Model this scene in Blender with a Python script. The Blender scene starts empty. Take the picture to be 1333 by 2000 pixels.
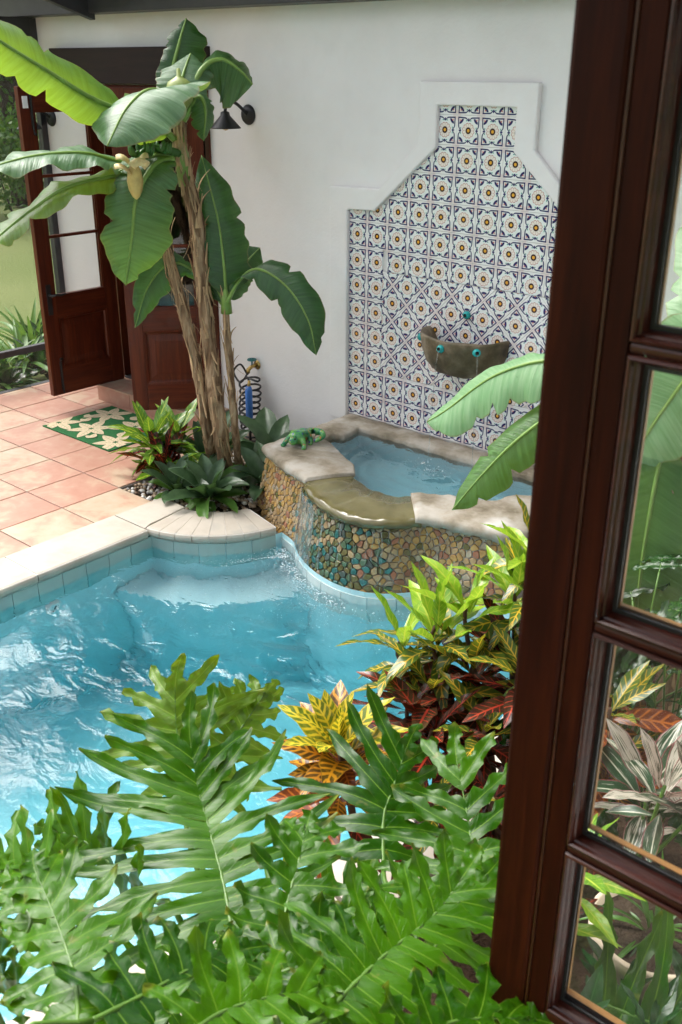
import bpy, bmesh, math, random
import numpy as np
from mathutils import Vector, Matrix
R = math.radians
random.seed(7)
rng = np.random.default_rng(7)
scene = bpy.context.scene
COL = scene.collection

# ------------------------------------------------------------------ camera
cam_d = bpy.data.cameras.new('camera')
cam = bpy.data.objects.new('camera', cam_d); COL.objects.link(cam)
cam.location = (3.884, -4.619, 2.370)
def cam_rot(pitch, yaw, roll):
    f = Vector((math.sin(yaw)*math.cos(pitch), math.cos(yaw)*math.cos(pitch), math.sin(pitch)))
    r = Vector((math.cos(yaw), -math.sin(yaw), 0)); u = r.cross(f)
    r2 = r*math.cos(roll) + u*math.sin(roll); u2 = u*math.cos(roll) - r*math.sin(roll)
    return Matrix((r2, u2, -f)).transposed().to_euler()
cam.rotation_euler = cam_rot(R(-24.173), R(-40.995), R(0.241))
cam_d.sensor_fit = 'VERTICAL'; cam_d.sensor_height = 36.0
cam_d.lens = 36.0 * 1930.1 / 2000.0
cam_d.clip_start = 0.02; cam_d.clip_end = 800
cam_d.dof.use_dof = True; cam_d.dof.focus_distance = 4.6; cam_d.dof.aperture_fstop = 9.0
scene.camera = cam
# ------------------------------------------------------------------ sky, sun, exposure
SUN_EL, SUN_AZ = 56.0, 271.0        # azimuth: direction the light comes from, clockwise from +y
world = bpy.data.worlds.new('World'); scene.world = world; world.use_nodes = True
wn = world.node_tree.nodes; wl = world.node_tree.links
bg = wn['Background']; bg.inputs['Strength'].default_value = 0.15
sky = wn.new('ShaderNodeTexSky'); sky.sky_type = 'NISHITA'; sky.sun_disc = False
sky.sun_elevation = R(SUN_EL); sky.sun_rotation = R(SUN_AZ)
sky.air_density = 1.0; sky.dust_density = 6.0; sky.ozone_density = 1.0
hs = wn.new('ShaderNodeHueSaturation'); hs.inputs['Saturation'].default_value = 0.35; hs.inputs['Value'].default_value = 1.0
wl.new(sky.outputs[0], hs.inputs['Color']); wl.new(hs.outputs[0], bg.inputs['Color'])
sun_d = bpy.data.lights.new('sun', 'SUN'); sun_d.energy = 1.35; sun_d.angle = R(46); sun_d.color = (1.0, 0.965, 0.91)
sun = bpy.data.objects.new('sun', sun_d); COL.objects.link(sun)
_a, _e = R(SUN_AZ), R(SUN_EL)
sun_dir = Vector((math.sin(_a) * math.cos(_e), math.cos(_a) * math.cos(_e), math.sin(_e)))
sun.location = sun_dir * 30
sun.rotation_euler = sun_dir.to_track_quat('Z', 'Y').to_euler()
scene.view_settings.view_transform = 'Standard'; scene.view_settings.look = 'None'
scene.view_settings.gamma = 1.0; scene.view_settings.exposure = 1.36
scene.render.engine = 'CYCLES'
scene.cycles.use_denoising = True
scene.cycles.use_adaptive_sampling = True; scene.cycles.adaptive_threshold = 0.025; scene.cycles.adaptive_min_samples = 16
scene.cycles.max_bounces = 8; scene.cycles.transparent_max_bounces = 16
scene.cycles.transmission_bounces = 5; scene.cycles.glossy_bounces = 4; scene.cycles.diffuse_bounces = 3
scene.cycles.caustics_reflective = False; scene.cycles.caustics_refractive = True
scene.cycles.sample_clamp_indirect = 4.0

# ------------------------------------------------------------------ mesh helpers
WORLD = {}
def tag(o, label=None, cat=None, group=None, kind=None):
    if label: o['label'] = label
    if cat: o['category'] = cat
    if group: o['group'] = group
    if kind: o['kind'] = kind
    return o
def thing(name, loc, label, cat, group=None):
    o = bpy.data.objects.new(name, None); COL.objects.link(o); o.location = loc
    o.empty_display_size = 0.1
    WORLD[o.name] = Vector(loc)
    return tag(o, label, cat, group)
def mk(name, verts, faces, mat, parent=None, uvs=None, smooth=False, loc=None, mats=None, fmat=None):
    """one mesh object; verts are world coordinates"""
    off = WORLD[parent.name] if parent is not None else Vector(loc or (0, 0, 0))
    V = np.asarray(verts, float).reshape(-1, 3) - np.array(off)
    me = bpy.data.meshes.new(name)
    me.from_pydata(V.tolist(), [], [tuple(int(i) for i in f) for f in faces])
    for m in (mats or [mat]): me.materials.append(m)
    if fmat is not None: me.polygons.foreach_set('material_index', np.asarray(fmat, dtype=np.int32))
    if uvs is not None:
        lay = me.uv_layers.new(name='UVMap')
        idx = np.zeros(len(me.loops), dtype=np.int32); me.loops.foreach_get('vertex_index', idx)
        lay.data.foreach_set('uv', np.asarray(uvs, float)[idx].ravel())
    if smooth: me.polygons.foreach_set('use_smooth', [True] * len(me.polygons))
    me.update()
    o = bpy.data.objects.new(name, me); COL.objects.link(o)
    if parent is not None:
        o.parent = parent; WORLD[o.name] = off.copy()
    else:
        o.location = off; WORLD[o.name] = off.copy()
    return o
def inst(name, mesh, parent, loc, rot=(0, 0, 0), scale=(1, 1, 1)):
    o = bpy.data.objects.new(name, mesh); COL.objects.link(o)
    off = WORLD[parent.name] if parent is not None else Vector((0, 0, 0))
    o.parent = parent; o.location = Vector(loc) - off
    if isinstance(rot, Matrix): o.rotation_euler = rot.to_euler()
    else: o.rotation_euler = rot
    o.scale = scale
    WORLD[o.name] = Vector(loc)
    return o
class MB:
    def __init__(s): s.v = []; s.f = []; s.uv = []; s.m = []
    def add(s, v, f, uv=None, m=0):
        n = len(s.v); s.v += [tuple(p) for p in v]; s.f += [tuple(i + n for i in q) for q in f]
        s.uv += [tuple(p) for p in (uv if uv is not None else [(0.5, 0.5)] * len(v))]; s.m += [m] * len(f)
    def box(s, x0, x1, y0, y1, z0, z1, m=0):
        v = [(x0,y0,z0),(x1,y0,z0),(x1,y1,z0),(x0,y1,z0),(x0,y0,z1),(x1,y0,z1),(x1,y1,z1),(x0,y1,z1)]
        s.add(v, [(0,3,2,1),(4,5,6,7),(0,1,5,4),(1,2,6,5),(2,3,7,6),(3,0,4,7)], None, m)
    def tube(s, pts, rad, n=8, m=0, cap=True, vconst=None):
        P = [Vector(p) for p in pts]; k = len(P)
        rad = [rad] * k if not hasattr(rad, '__len__') else rad
        T = [(P[min(i+1,k-1)] - P[max(i-1,0)]).normalized() for i in range(k)]
        u = T[0].orthogonal().normalized(); V = []; UV = []
        for i in range(k):
            u = (u - T[i] * u.dot(T[i])); u = u.normalized() if u.length > 1e-6 else T[i].orthogonal().normalized()
            w = T[i].cross(u)
            for j in range(n):
                a = 2 * math.pi * j / n
                V.append(P[i] + (u * math.cos(a) + w * math.sin(a)) * rad[i])
                UV.append((i / max(k-1,1), vconst if vconst is not None else j / n))
        F = [(i*n+j, i*n+(j+1)%n, (i+1)*n+(j+1)%n, (i+1)*n+j) for i in range(k-1) for j in range(n)]
        if cap: F += [tuple(range(n))[::-1], tuple(range((k-1)*n, k*n))]
        s.add(V, F, UV, m)
    def lathe(s, c, prof, n=24, m=0, a0=0.0, a1=2*math.pi, axis='z'):
        full = abs(a1 - a0 - 2*math.pi) < 1e-6; cols = n if full else n + 1; V = []
        for r, z in prof:
            for j in range(cols):
                a = a0 + (a1 - a0) * j / n
                p = (r*math.cos(a), r*math.sin(a), z)
                if axis == 'y': p = (p[0], p[2], p[1])
                if axis == 'x': p = (p[2], p[0], p[1])
                V.append((c[0]+p[0], c[1]+p[1], c[2]+p[2]))
        F = []
        for i in range(len(prof)-1):
            for j in range(n):
                j2 = (j+1) % cols
                F.append((i*cols+j, i*cols+j2, (i+1)*cols+j2, (i+1)*cols+j))
        s.add(V, F, None, m)
    def build(s, name, mat, parent=None, smooth=False, loc=None, mats=None):
        return mk(name, s.v, s.f, mat, parent, s.uv, smooth, loc, mats, s.m if mats else None)
def bevel(o, w=0.004, seg=2, ang=35):
    bm = bmesh.new(); bm.from_mesh(o.data)
    bmesh.ops.remove_doubles(bm, verts=bm.verts, dist=1e-6)
    bmesh.ops.recalc_face_normals(bm, faces=bm.faces)
    ed = [e for e in bm.edges if len(e.link_faces) == 2 and e.calc_face_angle(0) > R(ang)]
    bmesh.ops.bevel(bm, geom=ed, offset=w, segments=seg, affect='EDGES', profile=0.6, clamp_overlap=True)
    bm.to_mesh(o.data); bm.free(); o.data.update()
    return o
def box(name, x0, x1, y0, y1, z0, z1, mat, parent=None, bv=0.0, loc=None):
    b = MB(); b.box(min(x0,x1), max(x0,x1), min(y0,y1), max(y0,y1), min(z0,z1), max(z0,z1))
    o = b.build(name, mat, parent, loc=loc)
    if bv: bevel(o, bv)
    return o
def catmull(P, n):
    P = np.asarray(P, float); P = np.vstack([2*P[0]-P[1], P, 2*P[-1]-P[-2]]); k = len(P) - 3; out = []
    for t in np.linspace(0, k, n):
        i = min(int(t), k-1); f = t - i; a, b, c, d = P[i:i+4]
        out.append(0.5*((2*b)+(-a+c)*f+(2*a-5*b+4*c-d)*f*f+(-a+3*b-3*c+d)*f**3))
    return np.array(out)
def resample(P, n=None, step=None, closed=False):
    P = np.asarray(P, float)
    if closed: P = np.vstack([P, P[:1]])
    L = np.concatenate([[0], np.cumsum(np.linalg.norm(np.diff(P, axis=0), axis=1))])
    if n is None: n = max(2, int(round(L[-1]/step)) + 1)
    s = np.linspace(0, L[-1], n)
    return np.stack([np.interp(s, L, P[:, i]) for i in range(P.shape[1])], 1), s
def prism(name, poly, axis, a0, a1, mat, parent=None, bv=0.0, loc=None):
    """extrude a 2-D polygon; axis 'y': poly is (x,z), axis 'z': poly is (x,y)"""
    n = len(poly)
    if axis == 'y': V = [(p[0], a0, p[1]) for p in poly] + [(p[0], a1, p[1]) for p in poly]
    elif axis == 'x': V = [(a0, p[0], p[1]) for p in poly] + [(a1, p[0], p[1]) for p in poly]
    else: V = [(p[0], p[1], a0) for p in poly] + [(p[0], p[1], a1) for p in poly]
    F = [tuple(range(n)), tuple(range(2*n-1, n-1, -1))] + [(i, (i+1)%n, n+(i+1)%n, n+i) for i in range(n)]
    o = mk(name, V, F, mat, parent, loc=loc)
    bm = bmesh.new(); bm.from_mesh(o.data); bmesh.ops.recalc_face_normals(bm, faces=bm.faces); bm.to_mesh(o.data); bm.free()
    if bv: bevel(o, bv)
    return o
def clip_poly(poly, nx, ny, c):
    """keep the side nx*x+ny*y <= c"""
    out = []
    for i in range(len(poly)):
        p, q = poly[i], poly[(i+1) % len(poly)]
        dp, dq = nx*p[0]+ny*p[1]-c, nx*q[0]+ny*q[1]-c
        if dp <= 0: out.append(p)
        if (dp < 0 < dq) or (dq < 0 < dp):
            t = dp/(dp-dq); out.append((p[0]+(q[0]-p[0])*t, p[1]+(q[1]-p[1])*t))
    return out
def inside(x, y, poly):
    c = False; n = len(poly); j = n-1
    for i in range(n):
        xi, yi = poly[i][0], poly[i][1]; xj, yj = poly[j][0], poly[j][1]
        if (yi > y) != (yj > y) and x < (xj-xi)*(y-yi)/(yj-yi)+xi: c = not c
        j = i
    return c

# ------------------------------------------------------------------ node helpers
class S:
    """a socket one can do arithmetic on"""
    def __init__(s, nt, k): s.nt = nt; s.k = k
    def op(s, o, *a, clamp=False):
        n = s.nt.nodes.new('ShaderNodeMath'); n.operation = o; n.use_clamp = clamp
        for i, x in enumerate((s,) + a):
            if isinstance(x, S): s.nt.links.new(x.k, n.inputs[i])
            else: n.inputs[i].default_value = x
        return S(s.nt, n.outputs[0])
    def __add__(s, o): return s.op('ADD', o)
    __radd__ = __add__
    def __sub__(s, o): return s.op('SUBTRACT', o)
    def __rsub__(s, o): return (s * -1.0) + o
    def __mul__(s, o): return s.op('MULTIPLY', o)
    __rmul__ = __mul__
    def __truediv__(s, o): return s.op('DIVIDE', o)
    def abs(s): return s.op('ABSOLUTE')
    def lt(s, e, w=0.01):                    # soft s < e
        n = s.nt.nodes.new('ShaderNodeMapRange'); n.interpolation_type = 'SMOOTHSTEP'
        s.nt.links.new(s.k, n.inputs[0])
        for i, x in ((1, e-w), (2, e+w), (3, 1.0), (4, 0.0)): n.inputs[i].default_value = x
        return S(s.nt, n.outputs[0])
    def gt(s, e, w=0.01): return 1.0 - s.lt(e, w)
class Mat:
    def __init__(s, name, rough=0.5, spec=0.5, color=(0.5,0.5,0.5), coat=0.0, metal=0.0):
        s.m = bpy.data.materials.new(name); s.m.use_nodes = True; s.nt = s.m.node_tree
        s.b = s.nt.nodes['Principled BSDF']; s.out = s.nt.nodes['Material Output']
        s.b.inputs['Roughness'].default_value = rough; s.b.inputs['Specular IOR Level'].default_value = spec
        s.b.inputs['Base Color'].default_value = (*color, 1); s.b.inputs['Metallic'].default_value = metal
        if coat: s.b.inputs['Coat Weight'].default_value = coat; s.b.inputs['Coat Roughness'].default_value = 0.08
    def n(s, t, **k):
        n = s.nt.nodes.new(t)
        for a, b in k.items(): setattr(n, a, b)
        return n
    def coord(s, w='Object'): return s.n('ShaderNodeTexCoord').outputs[w]
    def rand(s): return S(s.nt, s.n('ShaderNodeObjectInfo').outputs['Random'])
    def objco(s, jit=40.0):
        """object coordinates shifted by a random amount for each object"""
        c = s.n('ShaderNodeVectorMath', operation='ADD'); s.nt.links.new(s.coord(), c.inputs[0])
        cb = s.n('ShaderNodeCombineXYZ'); r = s.rand()
        s.nt.links.new((r*jit).k, cb.inputs[0]); s.nt.links.new((r*jit*0.7).k, cb.inputs[1]); s.nt.links.new((r*jit*1.3).k, cb.inputs[2])
        s.nt.links.new(cb.outputs[0], c.inputs[1]); return c.outputs[0]
    def scale(s, vec, sc):
        m = s.n('ShaderNodeMapping'); m.inputs['Scale'].default_value = sc; s.nt.links.new(vec, m.inputs[0]); return m.outputs[0]
    def noise(s, scale, detail=4.0, vec=None, rough=0.55, dist=0.0):
        n = s.n('ShaderNodeTexNoise'); n.inputs['Scale'].default_value = scale; n.inputs['Detail'].default_value = detail
        n.inputs['Roughness'].default_value = rough; n.inputs['Distortion'].default_value = dist
        s.nt.links.new(vec if vec is not None else s.coord(), n.inputs['Vector']); return S(s.nt, n.outputs[0])
    def ramp(s, fac, stops, interp='LINEAR'):
        n = s.n('ShaderNodeValToRGB'); n.color_ramp.interpolation = interp; el = n.color_ramp.elements
        while len(el) < len(stops): el.new(0.5)
        for e, (p, c) in zip(el, stops): e.position = p; e.color = (*c, 1)
        s.nt.links.new(fac.k, n.inputs[0]); return n.outputs[0]
    def mix(s, fac, a, b, mode='MIX'):
        n = s.n('ShaderNodeMix', data_type='RGBA', blend_type=mode)
        for i, x in ((0, fac), (6, a), (7, b)):
            if isinstance(x, S): s.nt.links.new(x.k, n.inputs[i])
            elif isinstance(x, tuple): n.inputs[i].default_value = (*x, 1)
            elif isinstance(x, (int, float)): n.inputs[i].default_value = x
            else: s.nt.links.new(x, n.inputs[i])
        return n.outputs[2]
    def color(s, c): s.nt.links.new(c, s.b.inputs['Base Color']); return s
    def rough(s, r): s.nt.links.new(r.k, s.b.inputs['Roughness']); return s
    def bump(s, h, strength=0.3, dist=0.01):
        n = s.n('ShaderNodeBump'); n.inputs['Strength'].default_value = strength; n.inputs['Distance'].default_value = dist
        s.nt.links.new(h.k, n.inputs['Height']); s.nt.links.new(n.outputs[0], s.b.inputs['Normal']); s.bn = n; return s
    def uv(s):
        sp = s.n('ShaderNodeSeparateXYZ'); s.nt.links.new(s.coord('UV'), sp.inputs[0])
        return S(s.nt, sp.outputs[0]), S(s.nt, sp.outputs[1])
    def translucent(s, col, fac):
        t = s.n('ShaderNodeBsdfTranslucent'); mx = s.n('ShaderNodeMixShader'); mx.inputs[0].default_value = fac
        if isinstance(col, tuple): t.inputs[0].default_value = (*col, 1)
        else: s.nt.links.new(col, t.inputs[0])
        s.nt.links.new(s.b.outputs[0], mx.inputs[1]); s.nt.links.new(t.outputs[0], mx.inputs[2])
        s.nt.links.new(mx.outputs[0], s.out.inputs[0]); return s
    def clear(s, tint=(1,1,1), ior=1.45, rough=0.0, boost=1.0, haze=0.0):
        """thin clear sheet: tinted transparency under a Fresnel reflection"""
        t = s.n('ShaderNodeBsdfTransparent'); t.inputs[0].default_value = (*tint, 1)
        g = s.n('ShaderNodeBsdfGlossy'); g.inputs['Roughness'].default_value = rough; g.inputs[0].default_value = (1,1,1,1)
        ge = s.n('ShaderNodeNewGeometry'); dt = s.n('ShaderNodeVectorMath', operation='DOT_PRODUCT')
        s.nt.links.new(ge.outputs['Incoming'], dt.inputs[0]); s.nt.links.new(ge.outputs['Normal'], dt.inputs[1])
        f0 = ((ior-1)/(ior+1))**2
        fac = ((1.0 - S(s.nt, dt.outputs['Value']).abs()).op('POWER', 5.0)*(1-f0) + f0).op('MULTIPLY', boost, clamp=True)
        mx = s.n('ShaderNodeMixShader'); s.nt.links.new(fac.k, mx.inputs[0])
        first = t.outputs[0]
        if haze:
            d = s.n('ShaderNodeBsdfDiffuse'); d.inputs[0].default_value = (0.8,0.8,0.8,1); m2 = s.n('ShaderNodeMixShader'); m2.inputs[0].default_value = haze
            s.nt.links.new(t.outputs[0], m2.inputs[1]); s.nt.links.new(d.outputs[0], m2.inputs[2]); first = m2.outputs[0]
        s.nt.links.new(first, mx.inputs[1]); s.nt.links.new(g.outputs[0], mx.inputs[2])
        s.nt.links.new(mx.outputs[0], s.out.inputs[0]); s.gl = g; s.dt = dt; return s
# ------------------------------------------------------------------ materials
M = {}
def simple(name, col, rough=0.5, spec=0.5, var=0.0, vscale=8.0, bump=0.0, bscale=60.0, coat=0.0, metal=0.0, dist=0.004):
    a = Mat(name, rough, spec, col, coat, metal)
    if var:
        f = a.noise(vscale, 5.0, a.objco())
        dk = tuple(max(0, c*(1-var)) for c in col); lt = tuple(min(1, c*(1+var)) for c in col)
        a.color(a.ramp(f, [(0.25, dk), (0.75, lt)]))
    if bump: a.bump(a.noise(bscale, 4.0), bump, dist)
    M[name] = a.m; return a

# stucco
a = Mat('stucco', 0.85, 0.2)
f = a.noise(1.3, 5.0); g = a.noise(7.0, 4.0)
c = a.ramp(f, [(0.28, (0.735,0.72,0.712)), (0.6, (0.82,0.805,0.797)), (0.8, (0.845,0.83,0.82))])
a.color(a.mix(g.gt(0.62, 0.12)*0.10, c, (0.62,0.59,0.57)))
h = a.noise(5.0, 6.0, None, 0.6, 0.6)*0.7 + a.noise(55.0, 3.0)*0.3
a.bump(h, 0.55, 0.010); M['stucco'] = a.m

# hand painted tile
a = Mat('painted_tile', 0.16, 0.5)
u, v = a.uv(); x = u - 0.5; y = v - 0.5
wob = (a.noise(6.0, 2.0, a.objco()) - 0.5) * 0.02
ax, ay = x.abs(), y.abs()
r = (x*x + y*y).op('SQRT') + wob*0.6
ang = y.op('ARCTAN2', x)
q = ax.op('MAXIMUM', ay) + wob; w = ax.op('MINIMUM', ay)
white = a.mix(a.noise(3.0, 2.0, a.objco()), (0.82,0.83,0.84), (0.89,0.89,0.89))
q0 = 0.425 - ((w*w)*(-150.0)).op('EXPONENT')*0.085 + w*0.03
c = a.mix((q - q0).lt(0.0, 0.01) * r.gt(0.25, 0.02) * 0.15, white, (0.52,0.74,0.72))       # pale turquoise field
pet = (ang*6.0).op('SINE').abs()
rp = 0.255 - (1.0 - pet)*(1.0 - pet)*0.05
c = a.mix(r.lt(0.25, 0.01), c, (0.84,0.79,0.74))
line = (r - rp).abs().lt(0.011, 0.007)
spoke = pet.lt(0.16, 0.10) * r.lt(0.225, 0.01) * r.gt(0.10, 0.01)
rp2 = (r - 0.155 - (1.0-pet)*0.02).abs().lt(0.007, 0.006)
c = a.mix(line*0.85, c, (0.42,0.07,0.05)); c = a.mix(spoke*0.7, c, (0.46,0.12,0.08)); c = a.mix(rp2*0.2, c, (0.6,0.3,0.2))
# green dabs either side of the notch
dx = w - 0.085; dy = q - 0.335
dab = (dx*dx*0.9 + dy*dy*2.2).op('SQRT').lt(0.033, 0.010)
c = a.mix(dab*0.9, c, (0.04,0.30,0.27))
# corner arcs with a red dot
cx_, cy_ = ax - 0.425, ay - 0.425
dc = (cx_*cx_ + cy_*cy_).op('SQRT')
arc = (dc - 0.175).abs().lt(0.042, 0.008)
c = a.mix(arc * q.lt(0.395, 0.012), c, (0.008,0.008,0.11))
rx, ry = ax - 0.345, ay - 0.345
c = a.mix((rx*rx+ry*ry).op('SQRT').lt(0.03, 0.01)*0.9, c, (0.48,0.06,0.05))
c = a.mix(dc.lt(0.10,0.02)*0.25, c, (0.7,0.35,0.35))
# navy scalloped border and tick
border = (q - q0).abs().lt(0.024, 0.008)
c = a.mix(border, c, (0.010,0.012,0.11))
tick = w.lt(0.026, 0.008) * q.gt(0.31, 0.006) * q.lt(0.415, 0.006)
c = a.mix(tick, c, (0.012,0.014,0.13))
c = a.mix(r.lt(0.118, 0.010), c, (0.035,0.006,0.012))
c = a.mix(r.lt(0.056, 0.008), c, (0.80,0.40,0.05))
c = a.mix((a.rand()-0.5)*0.0 + a.rand()*0.22, c, a.mix(1.0, c, (0.80,0.77,0.70), 'MULTIPLY'))
a.color(c); a.bump(a.noise(14.0, 3.0, a.objco()), 0.22, 0.005); M['painted_tile'] = a.m

simple('grout', (0.66,0.65,0.64), 0.9, 0.2, 0.1, 30, 0.3, 120)
simple('floor_grout', (0.20,0.18,0.17), 0.9, 0.2, 0.15, 30, 0.3, 120)
# clay floor tile
a = Mat('clay_tile', 0.42, 0.4)
co = a.objco()
f = a.noise(4.2, 4.0, co, 0.55, 0.8); g = a.noise(16.0, 5.0, co)
fr_ = f*0.75 + g*0.25 + (a.rand()-0.5)*0.22
c = a.ramp(fr_, [(0.28,(0.50,0.39,0.29)), (0.43,(0.47,0.33,0.23)), (0.53,(0.44,0.245,0.175)), (0.68,(0.41,0.205,0.145)), (0.85,(0.42,0.225,0.165))])
a.color(c); a.bump(g, 0.12, 0.004); a.rough(g*0.25 + 0.28); M['clay_tile'] = a.m
# coping
a = Mat('coping_stone', 0.6, 0.35)
co = a.objco(); f = a.noise(5.0, 6.0, co); g = a.noise(40.0, 4.0, co)
c = a.ramp(f, [(0.3,(0.40,0.35,0.285)), (0.55,(0.48,0.435,0.365)), (0.75,(0.36,0.34,0.30))])
a.color(a.mix(g.gt(0.6,0.08)*0.25, c, (0.45,0.41,0.36))); a.bump(g, 0.25, 0.003); M['coping_stone'] = a.m
# basin slab: pale mottled cast stone
a = Mat('cast_stone', 0.75, 0.3)
f = a.noise(4.0, 7.0, rough=0.62); g = a.noise(30.0, 5.0); h = a.noise(2.2, 3.0)
c = a.ramp(f, [(0.32,(0.14,0.115,0.075)), (0.44,(0.27,0.23,0.17)), (0.56,(0.40,0.36,0.30)), (0.72,(0.48,0.45,0.40))])
c = a.mix(h.gt(0.60,0.04)*0.8, c, (0.64,0.62,0.59))
a.color(a.mix(g.lt(0.38,0.06)*0.3, c, (0.34,0.30,0.22)))
a.bump(f*0.6 + g*0.5, 0.6, 0.012); M['cast_stone'] = a.m
a = Mat('wet_stone', 0.10, 0.6)
f = a.noise(6.0, 6.0); g = a.noise(45.0, 4.0)
c = a.ramp(f, [(0.3,(0.095,0.083,0.032)), (0.6,(0.155,0.137,0.060)), (0.8,(0.20,0.18,0.10))])
a.color(a.mix(g.gt(0.66,0.04)*0.5, c, (0.10,0.085,0.04))); a.bump(f*0.5+g*0.2, 0.35, 0.006); M['wet_stone'] = a.m
a = Mat('mossy_stone', 0.55, 0.4)
f = a.noise(9.0, 6.0, rough=0.65); h = a.noise(3.5, 4.0)
c = a.ramp(f, [(0.3,(0.035,0.03,0.018)), (0.5,(0.13,0.10,0.06)), (0.7,(0.30,0.24,0.17))])
c = a.mix(h.gt(0.57,0.06)*0.5, c, (0.06,0.055,0.018))
a.color(c); a.bump(f, 0.6, 0.01); M['mossy_stone'] = a.m
for nm, col in dict(stone_ochre=(0.40,0.24,0.075), stone_tan=(0.38,0.26,0.13), stone_rust=(0.30,0.13,0.07), stone_olive=(0.135,0.120,0.040),
                    stone_sage=(0.085,0.135,0.075), stone_teal=(0.030,0.145,0.130), stone_cream=(0.36,0.29,0.20), stone_slate=(0.075,0.10,0.085)).items():
    wet = nm in ('stone_olive','stone_sage','stone_teal','stone_slate')
    simple(nm, col, 0.25 if wet else 0.5, 0.5, 0.35, 14, 0.35, 70)
a = Mat('mosaic_grout', 0.8, 0.2)
f = a.noise(5.0, 5.0); g = a.noise(40.0, 4.0); sp_ = a.n('ShaderNodeSeparateXYZ'); a.nt.links.new(a.coord(), sp_.inputs[0])
lime = (S(a.nt, sp_.outputs[0]) + (f-0.5)*0.5).abs().gt(0.30, 0.14)
a.color(a.mix(lime, a.ramp(g, [(0.3,(0.075,0.068,0.045)), (0.7,(0.12,0.11,0.08))]), a.ramp(g, [(0.3,(0.33,0.31,0.29)), (0.7,(0.46,0.44,0.42))])))
a.bump(g, 0.5, 0.004); M['mosaic_grout'] = a.m
# pool
a = Mat('pool_plaster', 0.8, 0.2); f = a.noise(3.0, 4.0); g = a.noise(22.0, 4.0)
a.color(a.ramp(f*0.75+g*0.25, [(0.3,(0.46,0.70,0.74)), (0.7,(0.58,0.79,0.82))])); M['pool_plaster'] = a.m
a = Mat('bench_plaster', 0.8, 0.2); f = a.noise(3.0, 4.0)
a.color(a.ramp(f, [(0.3,(0.52,0.70,0.75)), (0.7,(0.64,0.80,0.83))])); M['bench_plaster'] = a.m
a = Mat('waterline_tile', 0.18, 0.5); co = a.objco(); f = a.noise(9.0, 4.0, co)
c = a.ramp(f + (a.rand()-0.5)*0.3, [(0.3,(0.20,0.44,0.45)), (0.7,(0.33,0.56,0.55))])
uu, vv = a.uv(); top = (vv + (a.noise(12.0,3.0,co)-0.5)*0.5).gt(0.62,0.12)
a.color(a.mix(top*0.65, c, (0.42,0.42,0.37))); M['waterline_tile'] = a.m
a = Mat('pale_band_tile', 0.3, 0.5); f = a.noise(9.0, 4.0, a.objco())
a.color(a.ramp(f, [(0.3,(0.46,0.56,0.55)), (0.7,(0.66,0.70,0.67))])); M['pale_band_tile'] = a.m

def water_mat(name, absorb, dens, rip1, rip2, strength):
    a = Mat(name); gl = a.n('ShaderNodeBsdfGlass'); gl.inputs['IOR'].default_value = 1.333; gl.inputs['Roughness'].default_value = 0.0
    a.nt.links.new(gl.outputs[0], a.out.inputs[0])
    co = a.coord()
    n1 = a.noise(rip1, 3.0, a.scale(co, (1.0, 1.5, 1.0)), 0.5, 1.2); n2 = a.noise(rip2, 2.0, co, 0.5, 0.6)
    b = a.n('ShaderNodeBump'); b.inputs['Strength'].default_value = strength; b.inputs['Distance'].default_value = 0.03
    a.nt.links.new((n1*0.75 + n2*0.25).k, b.inputs['Height'])
    a.nt.links.new(b.outputs[0], gl.inputs['Normal'])
    vb = a.n('ShaderNodeVolumeAbsorption'); vb.inputs[0].default_value = (*absorb, 1); vb.inputs[1].default_value = dens
    a.nt.links.new(vb.outputs[0], a.out.inputs['Volume']); M[name] = a.m
water_mat('pool_water', (0.22,0.850,0.93), 0.52, 4.5, 15.0, 0.65)
water_mat('spa_water', (0.34,0.80,0.88), 1.1, 9.0, 26.0, 0.6)
a = Mat('falling_water'); a.clear((0.93,0.97,0.98), 1.33, 0.08, 1.8, 0.09); M['falling_water'] = a.m
a = Mat('foam', 0.35, 0.5, (0.82,0.88,0.90)); M['foam'] = a.m
a = Mat('water_bead'); a.clear((0.86,0.93,0.95), 1.33, 0.05, 2.0, 0.16); M['water_bead'] = a.m
a = Mat('window_glass'); a.clear((0.95,0.97,0.96), 1.5, 0.0, 1.0, 0.012); M['window_glass'] = a.m
a = Mat('door_glass'); a.clear((0.95,0.965,0.96), 1.5, 0.0, 0.7); M['door_glass'] = a.m
a = Mat('insect_screen'); t = a.n('ShaderNodeBsdfTransparent'); d = a.n('ShaderNodeBsdfDiffuse'); d.inputs[0].default_value = (0.16,0.16,0.16,1)
mx = a.n('ShaderNodeMixShader'); mx.inputs[0].default_value = 0.30
a.nt.links.new(t.outputs[0], mx.inputs[1]); a.nt.links.new(d.outputs[0], mx.inputs[2]); a.nt.links.new(mx.outputs[0], a.out.inputs[0]); M['insect_screen'] = a.m

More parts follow.
